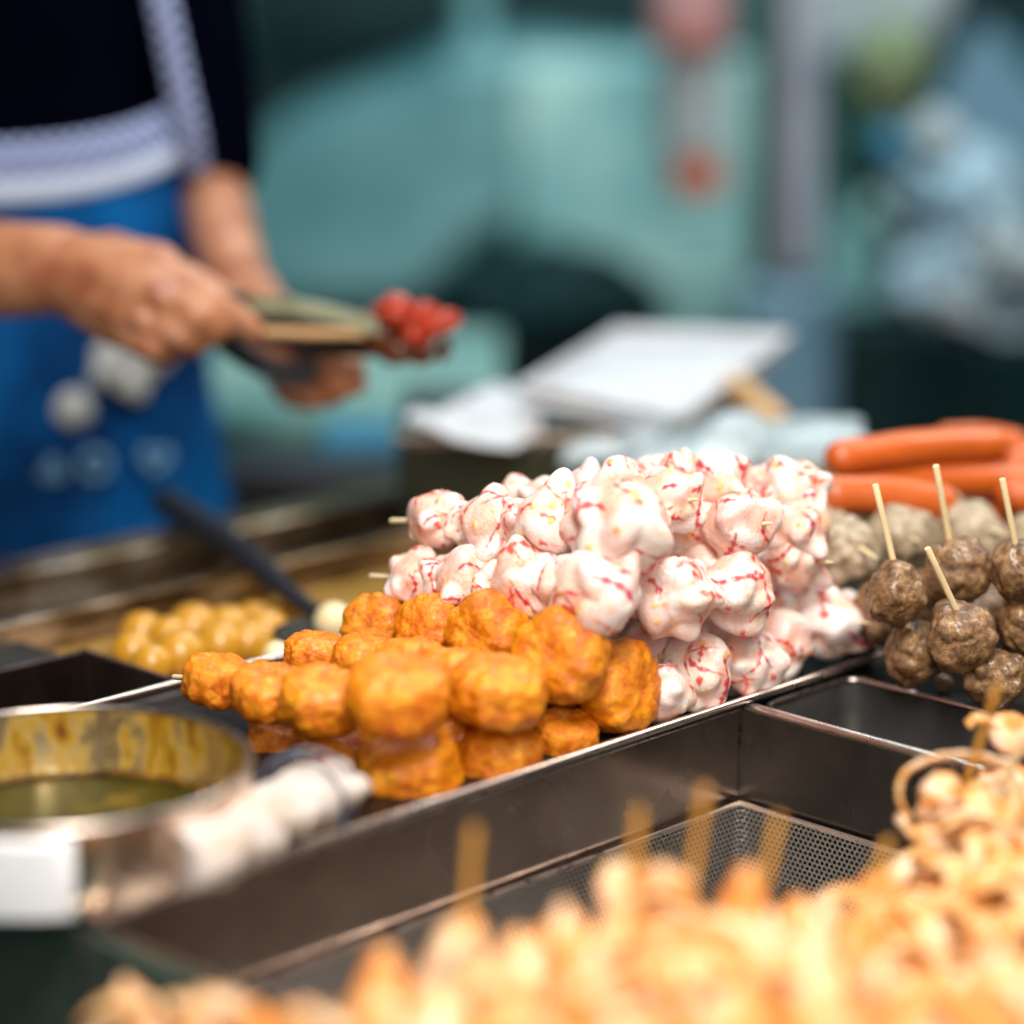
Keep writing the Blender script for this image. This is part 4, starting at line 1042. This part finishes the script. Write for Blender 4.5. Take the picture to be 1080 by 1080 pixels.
tag(b.build('wooden_rod', m_wood), 'round wooden rod leaning behind the plastic bags', 'rod')
blob_obj('meat_scraps', 'brown meat scraps in the olive container', 'food', 590, 448, 1.80, 45, 14, .03, m_char, 33)

# ================================================================== BACKGROUND
b = MB(); b.box((0, 3, -.92), (12, 10, .04)); tag(b.build('floor', m_floor, None, smooth=False), kind='structure')
b = MB(); b.box((0, 4.25, .5), (12, .1, 3.2)); tag(b.build('wall', m_teal_wall, None, smooth=False), kind='structure')
# big rounded steel hood
hd = thing('steel_hood', 'large pale curved steel hood filling the middle of the back', 'hood', P(450, 330, y=3.6))
b = MB(); prof = [(215, 200), (300, 120), (410, 80), (470, 50), (560, 42), (640, 50), (760, 60), (760, 330), (700, 290), (640, 262), (560, 240), (500, 262), (440, 330), (215, 340)]
nP = len(prof); fr_ = [P(u, v, y=3.45) for u, v in prof]; bk = [p + Vector((0, .45, 0)) for p in fr_]
b.v = fr_ + bk; b.f = [list(range(nP)), list(range(nP, 2 * nP))[::-1]] + [[i, (i + 1) % nP, nP + (i + 1) % nP, nP + i] for i in range(nP)]
b.build('hood_body', m_hood, hd, smooth=False, bevel=.04)
slab('duct', 'pale vertical duct pipe rising above the hood', 'duct', 482, -60, 520, 62, 3.5, .1, m_hood, .02)
slab('dark_shelf', 'dark teal overhead shelf behind the hood', 'shelf', 250, -70, 690, 38, 3.75, .3, m_dteal, .01)
slab('enamel_cabinet', 'mint enamel panel between the hood and the post', 'panel', 545, 62, 812, 300, 3.42, .1, m_mint, .01)
blob_obj('dark_pot', 'wide dark teal pot slumped under the hood', 'pot', 575, 312, 3.2, 105, 50, .15, m_dteal, 41, rough=.5)
blob_obj('black_pot', 'black round pot on the back stove beside the mint panel', 'pot', 745, 318, 3.2, 48, 36, .12, m_handle_blk, 42, rough=.15)
slab('mint_upright', 'mint upright strip standing just left of the metal post', 'panel', 700, 290, 790, 420, 3.0, .08, m_mint, .01)
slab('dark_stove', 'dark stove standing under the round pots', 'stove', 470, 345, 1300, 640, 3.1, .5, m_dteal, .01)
slab('teal_bin', 'teal grey bin right of the polystyrene tray', 'bin', 785, 300, 880, 470, 2.9, .2, m_lilac, .02)
# red and white tube
rw = thing('hanging_pouch', 'hanging grey pouch with red ends high at the back', 'pouch', P(727, 205, y=2.9))
def cyl(u, v0, v1, y, ru, material, name, parent):
    p, q = P(u, v0, y=y), P(u, v1, y=y); r = ru * PXM(y); b = MB(); b.tube([p, p + (q - p) * .06, p + (q - p) * .94, q], [r * .7, r, r, r * .7], 24); return b.build(name, material, parent)
cyl(727, -40, 52, 2.9, 40, m_red, 'red_top', rw); cyl(730, 53, 168, 2.92, 36, m_greyb, 'grey_middle', rw); cyl(735, 169, 203, 2.9, 28, m_orangered, 'red_bottom', rw)
# post
ps = thing('metal_post', 'lilac grey metal post with a dark green edge', 'post', P(840, 300, y=2.9))
slab('post_shaft', None, None, 831, -60, 842, 288, 2.9, .06, m_pole, .004, ps); slab('post_shaft', None, None, 842, -60, 849, 288, 2.96, .03, m_green, .004, ps); slab('post_shaft', None, None, 849, -60, 860, 288, 2.9, .06, m_pole, .004, ps)
slab('post_edge', None, None, 800, -60, 824, 300, 2.95, .05, m_green, .004, ps)
slab('mint_upright', 'mint green upright panel right of the metal post', 'panel', 872, 130, 925, 400, 3.3, .1, m_mint, .01)
blob_obj('green_plant', 'dark green leafy bunch hanging behind the bags', 'plant', 902, 140, 3.0, 26, 85, .08, m_green, 51, rough=.3)
blob_obj('olive_packet', 'olive yellow packet hanging at the upper right', 'packet', 936, 80, 2.95, 34, 46, .05, m_yellow, 52, rough=.9)
blob_obj('blue_bundle', 'small deep blue bundle among the pale bags', 'bundle', 942, 158, 2.85, 28, 26, .05, m_blue, 53, rough=.2)
blob_obj('hanging_bag', 'round pale blue plastic bag hanging beside the blue bundle', 'bag', 984, 146, 2.6, 24, 26, .06, m_plastic, 54)
blob_obj('hanging_bag', 'large pale blue plastic bag hanging in the right background', 'bag', 1012, 228, 2.8, 58, 66, .09, m_bluebag, 55, rough=.8)
blob_obj('hanging_bag', 'pale blue plastic bag slumped above the dark stove at the right edge', 'bag', 1035, 300, 2.7, 82, 48, .10, m_bluebag, 56, rough=.9)
blob_obj('hanging_bag', 'small bright white bag bulging at the right frame edge', 'bag', 1062, 268, 2.6, 30, 26, .05, m_plastic, 58, rough=.8)
blob_obj('hanging_bag', 'small white bag low above the dark stove', 'bag', 1002, 322, 2.6, 26, 18, .05, m_plastic, 59, rough=.8)
blob_obj('hanging_bag', 'mint tinted bag just right of the green plant', 'bag', 950, 222, 2.9, 34, 36, .06, m_mint, 57, rough=.7)
pl = plate([P(985, 110, y=3.3), P(1035, 20, y=3.3), P(1150, 150, y=3.3), P(1060, 270, y=3.3)], .02, 'blue_grey_board', m_lilac, None, .004)
tag(pl, 'blue grey board leaning diagonally at the far right', 'board')
slab('dark_beam', 'dark diagonal beam area at the top right corner', 'beam', 1030, -60, 1200, 30, 3.5, .1, m_dteal)
b = MB(); b.tube([P(960, 110, y=3.4), P(1050, -60, y=3.4)], .018, 12); tag(b.build('dark_strut', m_dteal), 'dark slanting strut crossing the upper right corner', 'strut')
slab('pale_cupboard', 'pale grey cupboard behind the hanging packets', 'cupboard', 850, -60, 1010, 60, 3.55, .3, m_greyb, .01)

# ================================================================== LIGHT
w = bpy.data.worlds.new('World'); scn.world = w; w.use_nodes = True
wn = w.node_tree; bg = wn.nodes['Background']
bg.inputs['Color'].default_value = (.62, .80, .86, 1); bg.inputs['Strength'].default_value = .055
def area(name, loc, target, size, energy, color, sy=None):
    l = bpy.data.lights.new(name, 'AREA'); l.energy = energy; l.color = color; l.size = size
    if sy: l.shape = 'RECTANGLE'; l.size_y = sy
    o = bpy.data.objects.new(name, l); COL.objects.link(o); o.location = loc
    o.rotation_euler = (Vector(target) - Vector(loc)).to_track_quat('-Z', 'Y').to_euler(); return o
area('stall_lamp', (.06, .44, 1.24), (.04, 1.20, 0), .42, 34, (1, .93, .85), .7)
area('front_fill', (.25, -.35, .75), (0, 1.2, 0), .7, 13, (1, .92, .82))  # added soft fill so the lower food rows are lit from the front
area('side_lamp', (1.3, 1.9, 1.2), (.2, 1.3, 0), .6, 17, (1, .90, .80))
area('back_fill', (.3, 2.5, 1.7), (.25, 3.6, .05), 1.1, 44, (.78, .97, 1))  # added cool light for the background's teal cast and bright patch, no visible source
area('vendor_lamp', (-.2, 1.35, 1.5), (-.35, 1.8, 0), .5, 4.5, (1, .95, .88))

scn.view_settings.view_transform = 'Standard'; scn.view_settings.look = 'None'
scn.view_settings.exposure = 0; scn.view_settings.gamma = 1; scn.view_settings.use_curve_mapping = False
scn.render.engine = 'CYCLES'; scn.cycles.use_denoising = True
scn.cycles.max_bounces = 8; scn.cycles.sample_clamp_indirect = 6
